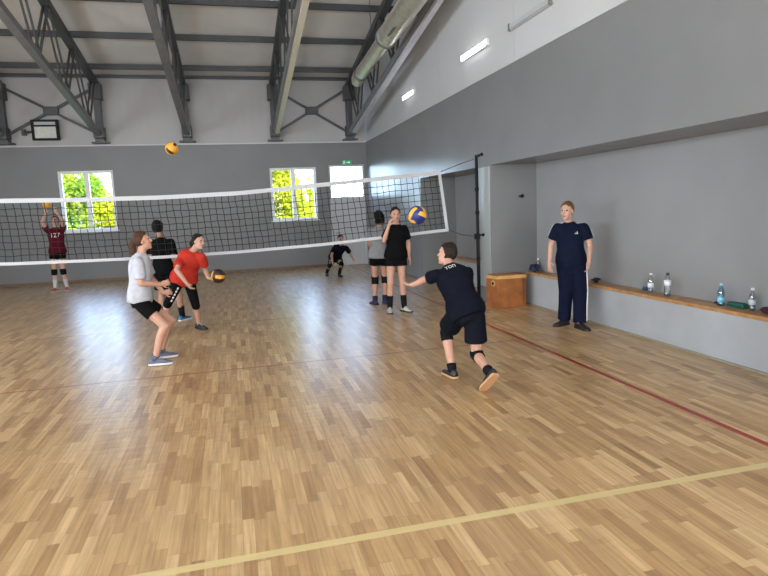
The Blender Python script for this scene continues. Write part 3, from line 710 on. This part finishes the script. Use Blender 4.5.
    def child(s, name, me, m, parent=None, label=None):
        if isinstance(me, bmesh.types.BMesh):
            b = me; me = bpy.data.meshes.new(name); bmesh.ops.recalc_face_normals(b, faces=b.faces); b.to_mesh(me); b.free()
            for p in me.polygons: p.use_smooth = True
        for v in me.vertices: v.co -= s.base
        o = link(name, me, m, parent or s.body)
        if label: o['label'] = label
        return o
    # feet and hands -------------------------------------------------------
    def set_foot(s, S, fwd, up=(0, 0, 1)):
        f = unit(fwd); u = V(up); u = (u - f * u.dot(f)).normalized(); s.feet[S] = (f, u, f.cross(u))
    def foot_shape(s, bm, S):
        f, u, r = s.feet[S]; a = s.J['ank' + S]; k = s.k
        capsule(bm, a - u * .045 * k - f * .03 * k, a - u * .06 * k + f * .12 * k, .034 * k, .024 * k); capsule(bm, a, a - u * .05 * k, .036 * k, .034 * k)
    def shoes(s, m, sole, lace=None):
        for S in 'LR':
            f, u, r = s.feet[S]; a = s.J['ank' + S]; k = s.k; g0 = -.088
            prof = [(-.085, .020, .055), (-.075, .033, .085), (-.04, .039, .098), (0, .041, .100), (.04, .043, .086), (.09, .047, .066), (.13, .049, .054), (.165, .044, .046), (.19, .030, .036), (.2, .014, .028)]
            bm = BM(); rs = []
            for x, w, h in prof:
                rs.append([a + (f * x + r * (w * math.cos(t)) + u * (g0 + .018 + (h - .018) * max(0, math.sin(t)) ** .8)) * k if math.sin(t) > 0 else a + (f * x + r * w * math.cos(t) + u * (g0 + .016)) * k for t in [2 * PI * i / 16 for i in range(16)]])
            rings(bm, rs); sh = s.child('shoe', bm, m)
            bm = BM(); rs = []
            for x, w, h in prof:
                x *= 1.03; w += .004
                rs.append([a + (f * x + r * w * sg + u * z) * k for sg, z in ((-1, g0), (1, g0), (1, g0 + .022), (-1, g0 + .022))])
            rings(bm, rs); o = s.child('sole', bm, sole, sh)
            for p in o.data.polygons: p.use_smooth = False
            if lace:
                bm = BM()
                for i in range(3):
                    x = .045 + .025 * i; h = .088 - .012 * i
                    bar(bm, a + (f * x - r * .022 + u * (g0 + h)) * k, a + (f * (x + .008) + r * .022 + u * (g0 + h)) * k, .008 * k, .01 * k, u)
                s.child('laces', bm, lace, sh)
    def hand(s, bm, S):
        g = s.J; wr = g['wri' + S]; el = g['elb' + S]; k = s.k * .95
        d, n, curl = s.handspec.get(S, (None, None, .5))
        d = unit(d) if d is not None else (wr - el).normalized()
        n = V(n) if n is not None else s.hx * (1 if S == 'L' else -1)
        n = n - d * n.dot(d)
        if n.length < .05: n = V((0, 1, 0)) - d * d.y
        n.normalize()                                            # palm faces n
        w = d.cross(n)                                           # sideways across the palm
        th = (s.spine.cross(s.hx)); sg = 1 if w.dot(th) >= 0 else -1    # thumb side: towards the front of the body
        w = w * sg
        pc = wr + d * .048 * k
        capsule(bm, wr, wr + d * .02 * k, .026 * k, .03 * k)
        ellip(bm, pc, w * .042 * k, n * .018 * k, d * .055 * k)
        for i, L in enumerate((.070, .080, .075, .060)):
            b0 = pc + d * (.040 - .004 * abs(i - 1)) * k + w * (.031 - .0215 * i) * k
            fd = (d + w * (.10 - .07 * i)).normalized(); c1 = curl * .8; c2 = curl * 1.7
            d1 = fd * math.cos(c1) + n * math.sin(c1); d2 = fd * math.cos(c2) + n * math.sin(c2)
            m1 = b0 + d1 * L * .5 * k; m2 = m1 + d2 * L * .5 * k
            capsule(bm, b0 - fd * .01 * k, m1, .0092 * k, .0085 * k, 10); capsule(bm, m1, m2, .0085 * k, .007 * k, 10)
        t0 = wr + d * .025 * k + w * .028 * k; t1 = t0 + (w * .8 + d * .6 + n * .25).normalized() * .04 * k; t2 = t1 + (w * .25 + d * .9 + n * .4).normalized() * .032 * k
        capsule(bm, t0, t1, .013 * k, .0105 * k, 10); capsule(bm, t1, t2, .0105 * k, .008 * k, 10)
    # clothes --------------------------------------------------------------
    def limb_tube(s, bm, pts, n=18):
        pts = [(V(p), r) for p, r in pts]
        tube(bm, [p for p, r in pts], [r for p, r in pts], n)
    def shirt(s, m, hem=-.1, sleeve=.55, grow=.022, flare=.02, belly=0., long=False, name='shirt'):
        g = s.J; k = s.k; bm = BM()
        s.torso(bm, hem, .985, grow, belly, flare)
        c, ax, ay = s.ring_at(.97, .0); rings(bm, [ring(c, ax * 1.1, ay * 1.15, 20), ring(c + s.spine * .035 * k, ax * .95, ay * 1.0, 20)])   # collar
        for S in 'LR':
            sh, el, wr = g['sho' + S], g['elb' + S], g['wri' + S]
            cl = g['neck'].lerp(sh, .35) - s.spine * .038 * k
            capsule(bm, cl, sh, .048 * k, .062 * k)
            if long: s.limb_tube(bm, [(sh, .072 * k), (el, .056 * k), (wr, .040 * k)])
            else:
                e = sh.lerp(el, sleeve); s.limb_tube(bm, [(sh - (e - sh) * .02, .058 * k), (sh.lerp(e, .15), .068 * k * s.b ** .5), (sh.lerp(e, .5), .070 * k * s.b ** .5), (e, .073 * k * s.b ** .5)])
        o = s.child(name, fuse(bm, .010, 2), m); return o
    def shorts(s, m, leg=.5, top=.20, grow=.016, rad=(.104, .100, .104), name='shorts'):
        g = s.J; k = s.k; bm = BM(); s.torso(bm, -.26, top, grow)
        for S in 'LR':
            hp, kn = g['hip' + S], g['kne' + S]; e = hp.lerp(kn, leg)
            capsule(bm, hp, hp.lerp(kn, .15), (rad[0] - .004) * k, rad[0] * k)
            s.limb_tube(bm, [(hp, rad[0] * k), (hp.lerp(kn, leg * .5), rad[1] * k), (e, rad[2] * k)])
        return s.child(name, fuse(bm, .010, 2), m)
    def trousers(s, m, rad=(.112, .092, .075, .078), low=.96):
        g = s.J; k = s.k; bm = BM(); s.torso(bm, -.26, .16, .018)
        for S in 'LR':
            hp, kn, an = g['hip' + S], g['kne' + S], g['ank' + S]
            capsule(bm, hp, hp.lerp(kn, .2), (rad[0] - .006) * k, rad[0] * k)
            s.limb_tube(bm, [(hp, rad[0] * k), (hp.lerp(kn, .5), (rad[0] + rad[1]) / 2 * k), (kn, rad[1] * k), (kn.lerp(an, .5), rad[2] * k), (kn.lerp(an, low), rad[3] * k)])
        return s.child('trousers', fuse(bm, .010, 2), m)
    def leggings(s, m, end=1.02):
        g = s.J; k = s.k; bm = BM(); s.torso(bm, -.25, .16, .010)
        for S in 'LR':
            hp, kn, an = g['hip' + S], g['kne' + S], g['ank' + S]
            capsule(bm, hp, kn, .096 * k, .066 * k)
            if end > 1: s.limb_tube(bm, [(kn, .064 * k), (kn.lerp(an, end - 1), .064 * k)])
        return s.child('leggings', fuse(bm, .010, 2), m)
    def band(s, name, S, m, a, b, t0, t1, r0, r1, r2=None):
        g = s.J; p, q = g[a + S], g[b + S]; k = s.k
        bk = V()
        if a == 'kne':
            fw = s.spine.cross(s.hx); d = (q - p).normalized(); bk = (-fw + d * fw.dot(d)).normalized() * .010 * k
        bm = BM(); P = [(p.lerp(q, t0), r0 * k), (p.lerp(q, (t0 + t1) / 2) + bk * .5, (r2 or (r0 + r1) / 2) * k), (p.lerp(q, t1), r1 * k)]
        s.limb_tube(bm, P); return s.child(name, bm, m)
    def knee_pad(s, S, m, up=.12, dn=.2):
        g = s.J; k = s.k; hp, kn, an = g['hip' + S], g['kne' + S], g['ank' + S]; bm = BM()
        s.limb_tube(bm, [(kn.lerp(hp, up), .072 * k), (kn.lerp(hp, up * .4), .071 * k), (kn, .070 * k), (kn.lerp(an, dn * .5), .068 * k), (kn.lerp(an, dn), .066 * k)])
        fw = s.spine.cross(s.hx); ellip(bm, kn + fw * .03 * k, *(V(a) * .052 * k for a in ((1, 0, 0), (0, 1, 0), (0, 0, 1))))
        return s.child('knee_pad', fuse(bm, .008, 2), m)
    def sock(s, S, m, t0=.72): return s.band('sock', S, m, 'kne', 'ank', t0, 1.08, .052, .044, .050)
    # hair -----------------------------------------------------------------
    def hair(s, m, style='short', line=.42, low=-.62, puff=.014, tail=None):
        r, f, u = s.head_frame(); c = s.J['head']; q = s.hk; bm = BM()
        cc = c + u * .022 * q - f * .008 * q; rx, ry, rz = (.074 + puff) * q, (.092 + puff) * q, (.092 + puff) * q
        nu, nv = 40, 26; rn = random.Random(5); G = {}
        def keep(x, y, z):
            if z > .5 and y < .72: return True
            if y > .30 + .25 * max(0, z): return z > line + .28 * max(0, y - .3) * 0 and z > .62
            if y > -.05: return z > -.05 + (y + .05) * .9
            return z > low
        bm2 = BM(); ellip(bm2, V(), V((1, 0, 0)), V((0, 1, 0)), V((0, 0, 1)), nu, nv)
        bmesh.ops.recalc_face_normals(bm2, faces=bm2.faces)
        kill = [fc for fc in bm2.faces if not keep(*fc.calc_center_median())]
        bmesh.ops.delete(bm2, geom=kill, context='FACES')
        for v in bm2.verts: v.co *= 1 + .035 * math.sin(v.co.x * 17 + v.co.z * 5) * math.sin(v.co.y * 11)
        # thicken
        outer = {v: v.co.copy() for v in bm2.verts}
        geo = bmesh.ops.extrude_face_region(bm2, geom=bm2.faces[:])
        for e in geo['geom']:
            if isinstance(e, bmesh.types.BMVert): e.co *= .80
        for v in bm2.verts: v.co = cc + r * v.co.x * rx + f * v.co.y * ry + u * v.co.z * rz
        me0 = bpy.data.meshes.new('t'); bm2.to_mesh(me0); bm2.free(); bm.from_mesh(me0); bpy.data.meshes.remove(me0)
        ellip(bm, cc - f * .02 * q + u * .01 * q, r * (.074 + puff * .7) * q, f * (.08) * q, u * (.092 + puff * .8) * q)
        if style == 'ponytail' and tail:
            P = [cc + r * a * q + f * b * q + u * c_ * q for a, b, c_, w in tail]
            for (p0, w0), (p1, w1) in zip(zip(P, [t_[3] for t_ in tail]), list(zip(P, [t_[3] for t_ in tail]))[1:]): capsule(bm, p0, p1, w0 * q, w1 * q)
        if style == 'long':
            for sg in (-1, 0, 1):
                capsule(bm, cc - f * .06 * q + r * sg * .045 * q, cc - f * .075 * q + r * sg * .04 * q - u * .15 * q, .045 * q, .032 * q)
        if style == 'bob':
            for sg in (-1, -.3, .3, 1):
                capsule(bm, cc - f * .045 * q + r * sg * .055 * q, cc - f * .045 * q + r * sg * .06 * q - u * .10 * q, .045 * q, .038 * q)
        return s.child('hair', fuse(bm, .006, 2), m)
    def print_on(s, target, text, pos, nrm, up, size, m, name='print', marks=None):
        """lettering laid on a garment"""
        n = unit(nrm); u = V(up); u = (u - n * u.dot(n)).normalized(); r = u.cross(n); pos = V(pos)
        if marks is None:
            cu = bpy.data.curves.new('t', 'FONT'); cu.body = text; cu.size = size; cu.align_x = 'CENTER'; cu.align_y = 'CENTER'; cu.resolution_u = 3
            o = bpy.data.objects.new('t', cu); COL.objects.link(o); dg = bpy.context.evaluated_depsgraph_get(); dg.update()
            me = bpy.data.meshes.new_from_object(o.evaluated_get(dg)); bpy.data.objects.remove(o)
            b = BM(); b.from_mesh(me)
        else:
            b = BM()
            for poly in marks: b.faces.new([b.verts.new((x * size, y * size, 0)) for x, y in poly])
        bmesh.ops.triangulate(b, faces=b.faces[:]); bmesh.ops.subdivide_edges(b, edges=b.edges[:], cuts=1)
        tm = target.data; bv = BVHTree.FromPolygons([v.co + s.base for v in tm.vertices], [tuple(p.vertices) for p in tm.polygons])
        for v in b.verts:
            p = pos + r * v.co.x + u * v.co.y
            hit = bv.ray_cast(p + n * .15, -n, .4)[0]
            v.co = (hit if hit is not None else p) + n * .004
        ext = bmesh.ops.extrude_face_region(b, geom=b.faces[:])
        for e in ext['geom']:
            if isinstance(e, bmesh.types.BMVert): e.co += n * .002
        return s.child(name, b, m, target)

WHT = cloth('white_print', (.75, .75, .76), .7, .1)
navyS = cloth('navy_cotton', (.004, .005, .010)); blk = cloth('black_cotton', (.004, .004, .0045)); pad = cloth('black_pad', (.008, .008, .009), .75)
soleW = mat('white_sole', (.62, .62, .60), .6); soleT = mat('tan_sole', (.50, .27, .12), .6); blkshoe = mat('black_shoe', (.012, .012, .014), .5)
LACE = mat('pale_laces', (.45, .45, .45), .8)

# --- boy in the foreground, seen from behind
g = J['fore']
F = Figure('p', 'person in black shirt and shorts lunging with back to viewer, left arm reaching out', g, 1.60, (-.62, .74, .08), SKIN['rosy'], .0055)
F.set_foot('L', (-.12, .97, 0)); F.set_foot('R', (-.22, .66, -.72), (.05, .72, .68))
F.handspec = {'L': ((-.45, .85, -.12), (.1, -.1, 1), .35), 'R': (None, None, .6)}
F.make_body()
sh = F.shirt(navyS, hem=-.16, sleeve=.62, grow=.028, flare=.02)
F.shorts(cloth('navy_shorts', (.005, .006, .010)), leg=.68, rad=(.108, .112, .118))
F.knee_pad('L', pad, .16, .24); F.knee_pad('R', pad, .08, .24)
F.shoes(blkshoe, soleT, LACE)
for S in 'LR': F.sock(S, cloth('black_sock', (.01, .01, .012)), .86)
F.hair(HAIR['dark'], 'short', low=-.72, puff=.014)
bk = -(F.spine.cross(F.sx))
F.print_on(sh, 'ТОП', F.J['neck'].lerp(F.J['pel'], .10) + bk * .1 - F.sx * .01, (bk + V((0, 0, .25))), F.spine, .05, WHT, 'shirt_print')

# --- girl in the white T-shirt
g = J['white']
F = Figure('p', 'person in white T-shirt and black shorts crouching sideways with forearms held forward', g, 1.60, (.95, .10, .22), SKIN['rosy'], .0055)
F.set_foot('L', (.97, .1, 0)); F.set_foot('R', (.98, -.05, 0))
F.handspec = {'L': ((.9, -.1, .1), (0, -1, 0), 1.0), 'R': ((.95, .1, .1), (0, 1, .1), 1.1)}
F.make_body()
F.shirt(cloth('white_cotton', (.42, .42, .45)), hem=-.14, sleeve=.80, grow=.026, flare=.012)
F.shorts(blk, leg=.55, rad=(.098, .096, .094))
F.shoes(cloth('grey_mesh_shoe', (.13, .14, .19), .7), soleW, LACE)
for S in 'LR': F.sock(S, cloth('grey_sock', (.10, .11, .15)), .92)
F.hair(HAIR['brown'], 'ponytail', low=-.5, puff=.013, tail=[(0, -.085, .01, .035), (0, -.125, -.035, .042), (0, -.135, -.11, .040), (0, -.145, -.18, .030), (0, -.16, -.225, .012)])

# --- girl in the red T-shirt
g = J['red']
F = Figure('p', 'person in red T-shirt and black leggings bending forward with a ball held low', g, 1.60, (.80, -.55, -.02), SKIN['fair'], .0065)
F.set_foot('L', (.55, -.8, 0)); F.set_foot('R', (.3, -.9, 0))
F.handspec = {'L': ((.75, -.15, -.45), (.3, .1, 1), .25), 'R': ((.5, -.1, -.8), (.5, .3, .2), .6)}
F.make_body()
F.shirt(cloth('red_cotton', (.42, .032, .020)), hem=-.13, sleeve=.72, grow=.034, flare=.03)
lg = F.leggings(blk, 1.06)
F.shoes(blkshoe, blkshoe, LACE)
F.hair(HAIR['dark'], 'ponytail', low=-.5, puff=.012, tail=[(0, -.08, 0, .04), (-.01, -.115, -.05, .045), (-.02, -.11, -.10, .036), (-.03, -.09, -.15, .02)])
hx = F.hx; fw = F.spine.cross(F.hx); mid = F.J['hipR'].lerp(F.J['kneR'], .45)
F.print_on(lg, '', mid + fw * .08, fw + hx * .25, F.J['hipR'] - F.J['kneR'], 1, WHT, 'leg_print', marks=[[(-.012, -.07 + .035 * i), (.012, -.07 + .035 * i), (.012, -.048 + .035 * i), (-.012, -.048 + .035 * i)] for i in range(5)])

# --- dark-clothed player beyond the net
g = J['dark']
F = Figure('p', 'person all in black with back turned, standing behind the net', g, 1.72, (.35, .93, 0), SKIN['tan'], .008)
F.set_foot('L', (.4, .9, 0)); F.set_foot('R', (.6, .8, 0))
F.make_body(); F.shirt(blk, hem=-.14, sleeve=.75, grow=.03); F.shorts(blk, leg=.78, rad=(.108, .108, .112))
F.shoes(mat('blue_shoe', (.02, .12, .22), .5), soleW)
for S in 'LR': F.sock(S, cloth('black_sock', (.01, .01, .012)), .55)
F.hair(HAIR['black'], 'short', low=-.8, puff=.018)

# --- man in the navy tracksuit
g = J['coach']
F = Figure('p', 'person in navy T-shirt and striped track trousers standing by the ledge, looking aside', g, 1.76, (-.80, -.55, -.02), SKIN['fair'], .0055, 1.05)
F.set_foot('R', (-.93, -.35, 0)); F.set_foot('L', (.02, -1, 0))
F.handspec = {'R': (None, (.7, .2, 0), .55), 'L': (None, (-.8, .1, 0), .6)}
F.make_body(.03)
nvt = cloth('navy_tee', (.005, .008, .020))
sh = F.shirt(nvt, hem=-.13, sleeve=.66, grow=.020, flare=.010, belly=.035)
tr = F.trousers(cloth('navy_track', (.006, .008, .022)), rad=(.106, .096, .086, .086), low=1.03)
F.shoes(blkshoe, blkshoe)
F.hair(HAIR['fair'], 'short', low=-.55, puff=.012)
fw = F.spine.cross(F.sx)
F.print_on(sh, '', F.J['neck'].lerp(F.J['pel'], .24) + fw * .1 - F.sx * .07, fw, (0, 0, 1), .028, WHT, 'chest_emblem', marks=[[(-.8, -.6), (-.45, -.6), (-.6, .0)], [(-.3, -.6), (.1, -.6), (-.15, .55)], [(.25, -.6), (.8, -.6), (.4, .9)]])
# white side stripe down the outer trouser legs, pale piping over the shoulders
for S, sg in (('L', -1), ('R', 1)):
    tm = tr.data; bv = BVHTree.FromPolygons([v.co + F.base for v in tm.vertices], [tuple(p.vertices) for p in tm.polygons])
    out = (F.hx * sg + V((0, -.25 if S == 'L' else 1.2, 0))).normalized(); pts = []
    path = [F.J['hip' + S].lerp(F.J['kne' + S], i / 8) for i in range(9)] + [F.J['kne' + S].lerp(F.J['ank' + S], i / 8 * .95) for i in range(1, 9)]
    for p in path:
        h = bv.ray_cast(p + out * .3, -out, .5)[0]
        if h is not None: pts.append(h)
    bm = BM(); tube(bm, [p + out * .0 for p in pts], .011, 8); F.child('side_stripe', bm, WHT, tr)
    tm = sh.data; bv = BVHTree.FromPolygons([v.co + F.base for v in tm.vertices], [tuple(p.vertices) for p in tm.polygons]); pts = []
    a, b, e = F.J['neck'].lerp(F.J['sho' + S], .35), F.J['sho' + S], F.J['sho' + S].lerp(F.J['elb' + S], .6)
    for p, o_ in [(a.lerp(b, i / 4), V((0, 0, 1))) for i in range(4)] + [(b, (V((0, 0, 1)) + F.sx * sg).normalized())] + [(b.lerp(e, i / 4), (F.sx * sg + V((0, 0, .25))).normalized()) for i in range(1, 5)]:
        h = bv.ray_cast(p + o_ * .3, -o_, .5)[0]
        if h is not None: pts.append(h + o_ * .003)
    bm = BM(); tube(bm, pts, .009, 8); F.child('sleeve_piping', bm, cloth('pale_piping', (.30, .36, .40)), sh)

# --- girl in the black T-shirt, facing the viewer
g = J['black']
F = Figure('p', 'person in black T-shirt and shorts facing forward, one hand raised to the cheek', g, 1.69, (-.10, -.99, .0), SKIN['rosy'], .0065)
F.set_foot('R', (-.25, -.95, 0)); F.set_foot('L', (.35, -.93, 0))
F.handspec = {'R': ((.35, 0, .95), (.6, .2, .1), .5), 'L': ((.25, -.2, -.95), (-.7, .1, 0), .4)}
F.make_body(); F.shirt(blk, hem=-.06, sleeve=.75, grow=.024); F.shorts(blk, leg=.32, rad=(.098, .098, .10))
F.shoes(mat('pale_shoe', (.42, .42, .36), .6), blkshoe, LACE)
for S in 'LR': F.sock(S, cloth('black_sock', (.01, .01, .012)), .52)
F.hair(HAIR['dark'], 'short', low=-.55, puff=.012)

# --- girl in the grey T-shirt behind her
g = J['grey']
F = Figure('p', 'person in grey T-shirt and black knee pads with back turned, half hidden beyond the net', g, 1.66, (-.25, .95, 0), SKIN['rosy'], .008)
F.set_foot('L', (-.2, .95, 0)); F.set_foot('R', (.2, .95, 0))
F.make_body(); F.shirt(cloth('grey_cotton', (.22, .22, .225)), hem=-.10, sleeve=.75, grow=.028); F.shorts(blk, leg=.3, rad=(.098, .098, .10))
for S in 'LR': F.knee_pad(S, pad, .14, .26)
F.shoes(cloth('violet_shoe', (.045, .035, .09), .6), blkshoe)
for S in 'LR': F.sock(S, cloth('dark_sock', (.03, .03, .05)), .8)
F.hair(HAIR['black'], 'bob', low=-.8, puff=.018)

# --- crouching player far beyond the net
g = J['crouch']
F = Figure('p', 'person in dark clothes crouching low near the end wall with one arm out', g, 1.55, (.05, -.98, -.15), SKIN['tan'], .010)
F.set_foot('L', (.1, -.98, 0)); F.set_foot('R', (-.2, -.97, 0))
F.make_body(); F.shirt(navyS, hem=-.1, sleeve=.75, grow=.026); F.shorts(blk, leg=.6)
for S in 'LR': F.knee_pad(S, pad, .12, .3); F.sock(S, cloth('black_sock', (.01, .01, .012)), .5)
F.shoes(blkshoe, blkshoe); F.hair(HAIR['black'], 'short', low=-.6)

# --- player in maroon far beyond the net
g = J['maroon']
F = Figure('p', 'person in maroon numbered shirt with both arms raised under a ball near the end wall', g, 1.72, (.02, -.96, .25), SKIN['fair'], .010)
F.set_foot('L', (.25, -.95, 0)); F.set_foot('R', (-.15, -.97, 0))
F.handspec = {'L': ((-.1, -.3, .95), (0, -.8, .6), .3), 'R': ((.1, -.3, .95), (0, -.8, .6), .3)}
F.make_body(); sh = F.shirt(cloth('maroon_cotton', (.085, .006, .012)), hem=-.02, sleeve=.5, grow=.026); F.shorts(blk, leg=.2, rad=(.1, .1, .1))
for S in 'LR': F.knee_pad(S, pad, .10, .22); F.sock(S, cloth('white_sock', (.5, .5, .5)), .5)
F.shoes(mat('red_shoe', (.42, .03, .015), .5), soleW); F.hair(HAIR['dark'], 'short', low=-.6)
fw = F.spine.cross(F.sx)
F.print_on(sh, '127', F.J['neck'].lerp(F.J['pel'], .30) + fw * .1, fw, (0, 0, 1), .15, WHT, 'shirt_number')

# ================================================================== BALLS
BY = mat('ball_yellow', (.72, .36, .035), .45, noise=.05); BB = mat('ball_blue', (.012, .022, .14), .45); BK = mat('ball_dark', (.03, .012, .008), .5); BSAL = mat('ball_salmon', (.60, .30, .22), .5)
def ball(label, c, rot, pal, r=.105):
    bm = BM(); n = 18
    idx = {}
    for axis in range(3):
        for sg in (-1, 1):
            vs = {}
            for i in range(n + 1):
                for j in range(n + 1):
                    a, b = math.tan((i / n - .5) * PI / 2), math.tan((j / n - .5) * PI / 2); p = [0, 0, 0]; p[axis] = sg; p[(axis + 1) % 3] = a; p[(axis + 2) % 3] = b
                    q = V(p).normalized(); e = min((i % 6), 6 - (i % 6)) if i % 6 else 0
                    seam = (i % 6 == 0) or j in (0, n)
                    vs[i, j] = bm.verts.new(q * r * (.985 if seam else 1))
            for i in range(n):
                for j in range(n):
                    f = bm.faces.new((vs[i, j], vs[i + 1, j], vs[i + 1, j + 1], vs[i, j + 1])); f.smooth = True
                    f.material_index = pal[(axis * 2 + (sg > 0)) % len(pal)][i // 6]
    bmesh.ops.remove_doubles(bm, verts=bm.verts, dist=1e-4)
    o = obj('volleyball', bm, [BY, BB, BK, BSAL]); o.location = c; o.rotation_euler = rot
    return tag(o, label, 'ball', 'volleyballs')
P1 = [(0, 1, 0), (1, 0, 1), (0, 1, 0), (1, 0, 1), (0, 1, 0), (1, 0, 1)]
ball('yellow and blue volleyball in the air right of the person in black T-shirt', (1.99, 6.3, 1.63), (.5, .35, .6), [(1, 0, 1), (0, 0, 1), (1, 1, 0), (1, 3, 1), (0, 1, 1), (1, 0, 0)])
ball('yellow volleyball with dark panels high in the air above the net', (-.85, 10.3, 2.82), (.3, .7, .2), [(0, 2, 0), (0, 0, 2), (2, 0, 0), (0, 2, 0), (0, 0, 0), (0, 2, 0)])
BALL_RED = ball('orange and black volleyball in the hand of the person in red T-shirt', (-.25, 8.97, .84), (.1, .1, .4), [(2, 0, 2), (2, 0, 2), (2, 0, 2), (2, 0, 2), (2, 2, 2), (2, 2, 2)])
ball('yellow volleyball over the raised hands of the person in maroon', (-4.27, 15.93, 2.175), (.4, .2, .8), [(0, 0, 2), (0, 2, 0), (0, 0, 0), (2, 0, 0), (0, 0, 2), (0, 2, 0)])

SKY, SUN, PL, PB, PF = 15, 16.0, 172, 430, 0
# ================================================================== OUTSIDE
struct(obj('ground', box(BM(), -60, 60, YF + .4, 90, -.4, -.15), M['grass']), 'grass outside the end wall')
def tree(name, label, x, y, blobs, m, n, seed, trunk_h, leaf=.19, cat='tree', group='trees outside the windows'):
    t = thing(name, label, cat, (x, y, -.15), group); rn = random.Random(seed)
    if trunk_h:
        bm = BM(); tube(bm, [(x, y, -.15), (x + .05, y, trunk_h * .5), (x - .04, y + .05, trunk_h)], [.16, .11, .06], 10)
        for k in range(5):
            a = rn.uniform(0, 6.28); tube(bm, [(x, y, trunk_h * (.5 + .08 * k)), (x + .9 * math.cos(a), y + .9 * math.sin(a), trunk_h * (.5 + .08 * k) + .8)], [.05, .015], 7)
        part('trunk', bm, M['bark'], t)
    bm = BM(); tot = sum(b[3] ** 2 for b in blobs)
    for bx, by, bz, r in blobs:
        for _ in range(int(n * r * r / tot)):
            d = V((rn.gauss(0, 1), rn.gauss(0, 1), rn.gauss(0, 1))).normalized() * r * rn.uniform(.45, 1.) ** .5
            p = V((x + bx, y + by, bz)) + d * V((1, 1, 1)).length / 1.732
            if p.z < -.1: continue
            a = V((rn.gauss(0, 1), rn.gauss(0, 1), rn.gauss(0, .7))).normalized(); b = a.orthogonal().normalized(); b = (b + a.cross(b) * rn.uniform(-1, 1)).normalized()
            L = leaf * rn.uniform(.7, 1.4); w = L * .42
            vs = [bm.verts.new(p + a * u_ * L + b * v_ * w) for u_, v_ in ((0, 0), (.5, .5), (1, 0), (.5, -.5))]
            bm.faces.new(vs)
    bmesh.ops.translate(bm, verts=bm.verts, vec=-V(t.location))
    me = bpy.data.meshes.new('foliage'); bm.to_mesh(me); bm.free(); link('foliage', me, m, t)
tree('young_tree', 'green tree outside the left window, at its left pane', -7.0, 30, [(-.6, 0, 2.7, 1.3), (.3, .2, 3.3, 1.0), (-1.4, .4, 2.0, 1.2), (-.2, 0, 1.6, 1.0)], M['leafg'], 13000, 1, 3.0)
tree('leaning_tree', 'yellow-green tree outside the left window, at its right pane', -6.4, 34.5, [(-.5, 0, 2.6, .9), (-.1, 0, 1.7, 1.2), (.5, 0, 1.2, 1.0), (-.7, 0, 3.4, .6)], M['leafy'], 10000, 2, 2.6)
tree('tall_tree', 'tall yellow-green tree outside the middle window', 2.3, 30, [(0, 0, 2.6, 1.3), (-.2, 0, 4.2, 1.2), (.2, 0, 5.6, 1.0), (.4, 0, 1.4, 1.3)], M['leafy'], 22000, 3, 5.0)
tree('sparse_tree', 'thin pale tree outside the middle window, at its right pane', 4.6, 35, [(-.4, 0, 2.2, .9), (-.1, 0, 1.3, 1.1), (.3, 0, 3.2, .7)], M['leafy'], 3600, 4, 3.0)
for i, (hx0, nm) in enumerate(((-6.9, 'under the green tree'), (-4.2, 'under the leaning tree'), (1.3, 'under the tall tree'), (4.1, 'under the thin tree'))):
    tree('bush', 'yellow-green bush outside the end wall, ' + nm, hx0, 25, [(-.6, 0, .4, .62), (0, .1, .6, .7), (.6, 0, .45, .62)], M['leafy'], 5000, 20 + i, 0, .15, 'bush', 'bushes outside the windows')

# sky
w = bpy.data.worlds.new('sky'); SC.world = w; w.use_nodes = True; nt = w.node_tree
bg = nt.nodes['Background']
tc = nt.nodes.new('ShaderNodeTexCoord'); sp = nt.nodes.new('ShaderNodeSeparateXYZ'); rp = nt.nodes.new('ShaderNodeValToRGB')
nt.links.new(tc.outputs['Generated'], sp.inputs[0]); nt.links.new(sp.outputs['Z'], rp.inputs[0]); nt.links.new(rp.outputs[0], bg.inputs['Color'])
rp.color_ramp.elements[0].position = 0; rp.color_ramp.elements[0].color = (.56, .77, 1, 1)
rp.color_ramp.elements[1].position = .5; rp.color_ramp.elements[1].color = (.38, .60, 1, 1)
bg.inputs['Strength'].default_value = SKY
sd = bpy.data.lights.new('sun', 'SUN'); sd.energy = SUN; sd.angle = .01; sd.color = (1, .95, .85)
so = bpy.data.objects.new('sun', sd); COL.objects.link(so); so.rotation_euler = (math.radians(48), 0, math.radians(25)); so.location = (0, 0, 20)

# daylight at the windows out of frame
def window_light(name, loc, rot, sx, sy, power, col=(1, .95, .88)):
    d = bpy.data.lights.new(name, 'AREA'); d.shape = 'RECTANGLE'; d.size = sx; d.size_y = sy; d.energy = power; d.color = col
    o = bpy.data.objects.new(name, d); COL.objects.link(o); o.location = loc; o.rotation_euler = rot; return o
for a, b, c, d in LW: window_light('window_daylight', (XL - .1, (a + b) / 2, (c + d) / 2), (0, -PI / 2, 0), d - c, b - a, PL)
for a, b, c, d in BW: window_light('window_daylight', ((a + b) / 2, YN - .1, (c + d) / 2), (PI / 2, 0, 0), b - a, d - c, PB)


# ================================================================== CAMERA
cd = bpy.data.cameras.new('camera'); co = bpy.data.objects.new('camera', cd); COL.objects.link(co); SC.camera = co
yaw, pit, rol = math.radians(14.066), math.radians(-7.6525), math.radians(-2.4224)
f = V((math.sin(yaw) * math.cos(pit), math.cos(yaw) * math.cos(pit), math.sin(pit))); r = V((math.cos(yaw), -math.sin(yaw), 0)); u = r.cross(f)
r2 = r * math.cos(rol) + u * math.sin(rol); u2 = -r * math.sin(rol) + u * math.cos(rol)
co.matrix_world = Matrix(((r2.x, u2.x, -f.x, 0), (r2.y, u2.y, -f.y, 0), (r2.z, u2.z, -f.z, 1.72), (0, 0, 0, 1)))
cd.sensor_fit = 'HORIZONTAL'; cd.sensor_width = 36; cd.lens = 591.82 / 768 * 36; cd.clip_start = .05; cd.clip_end = 300
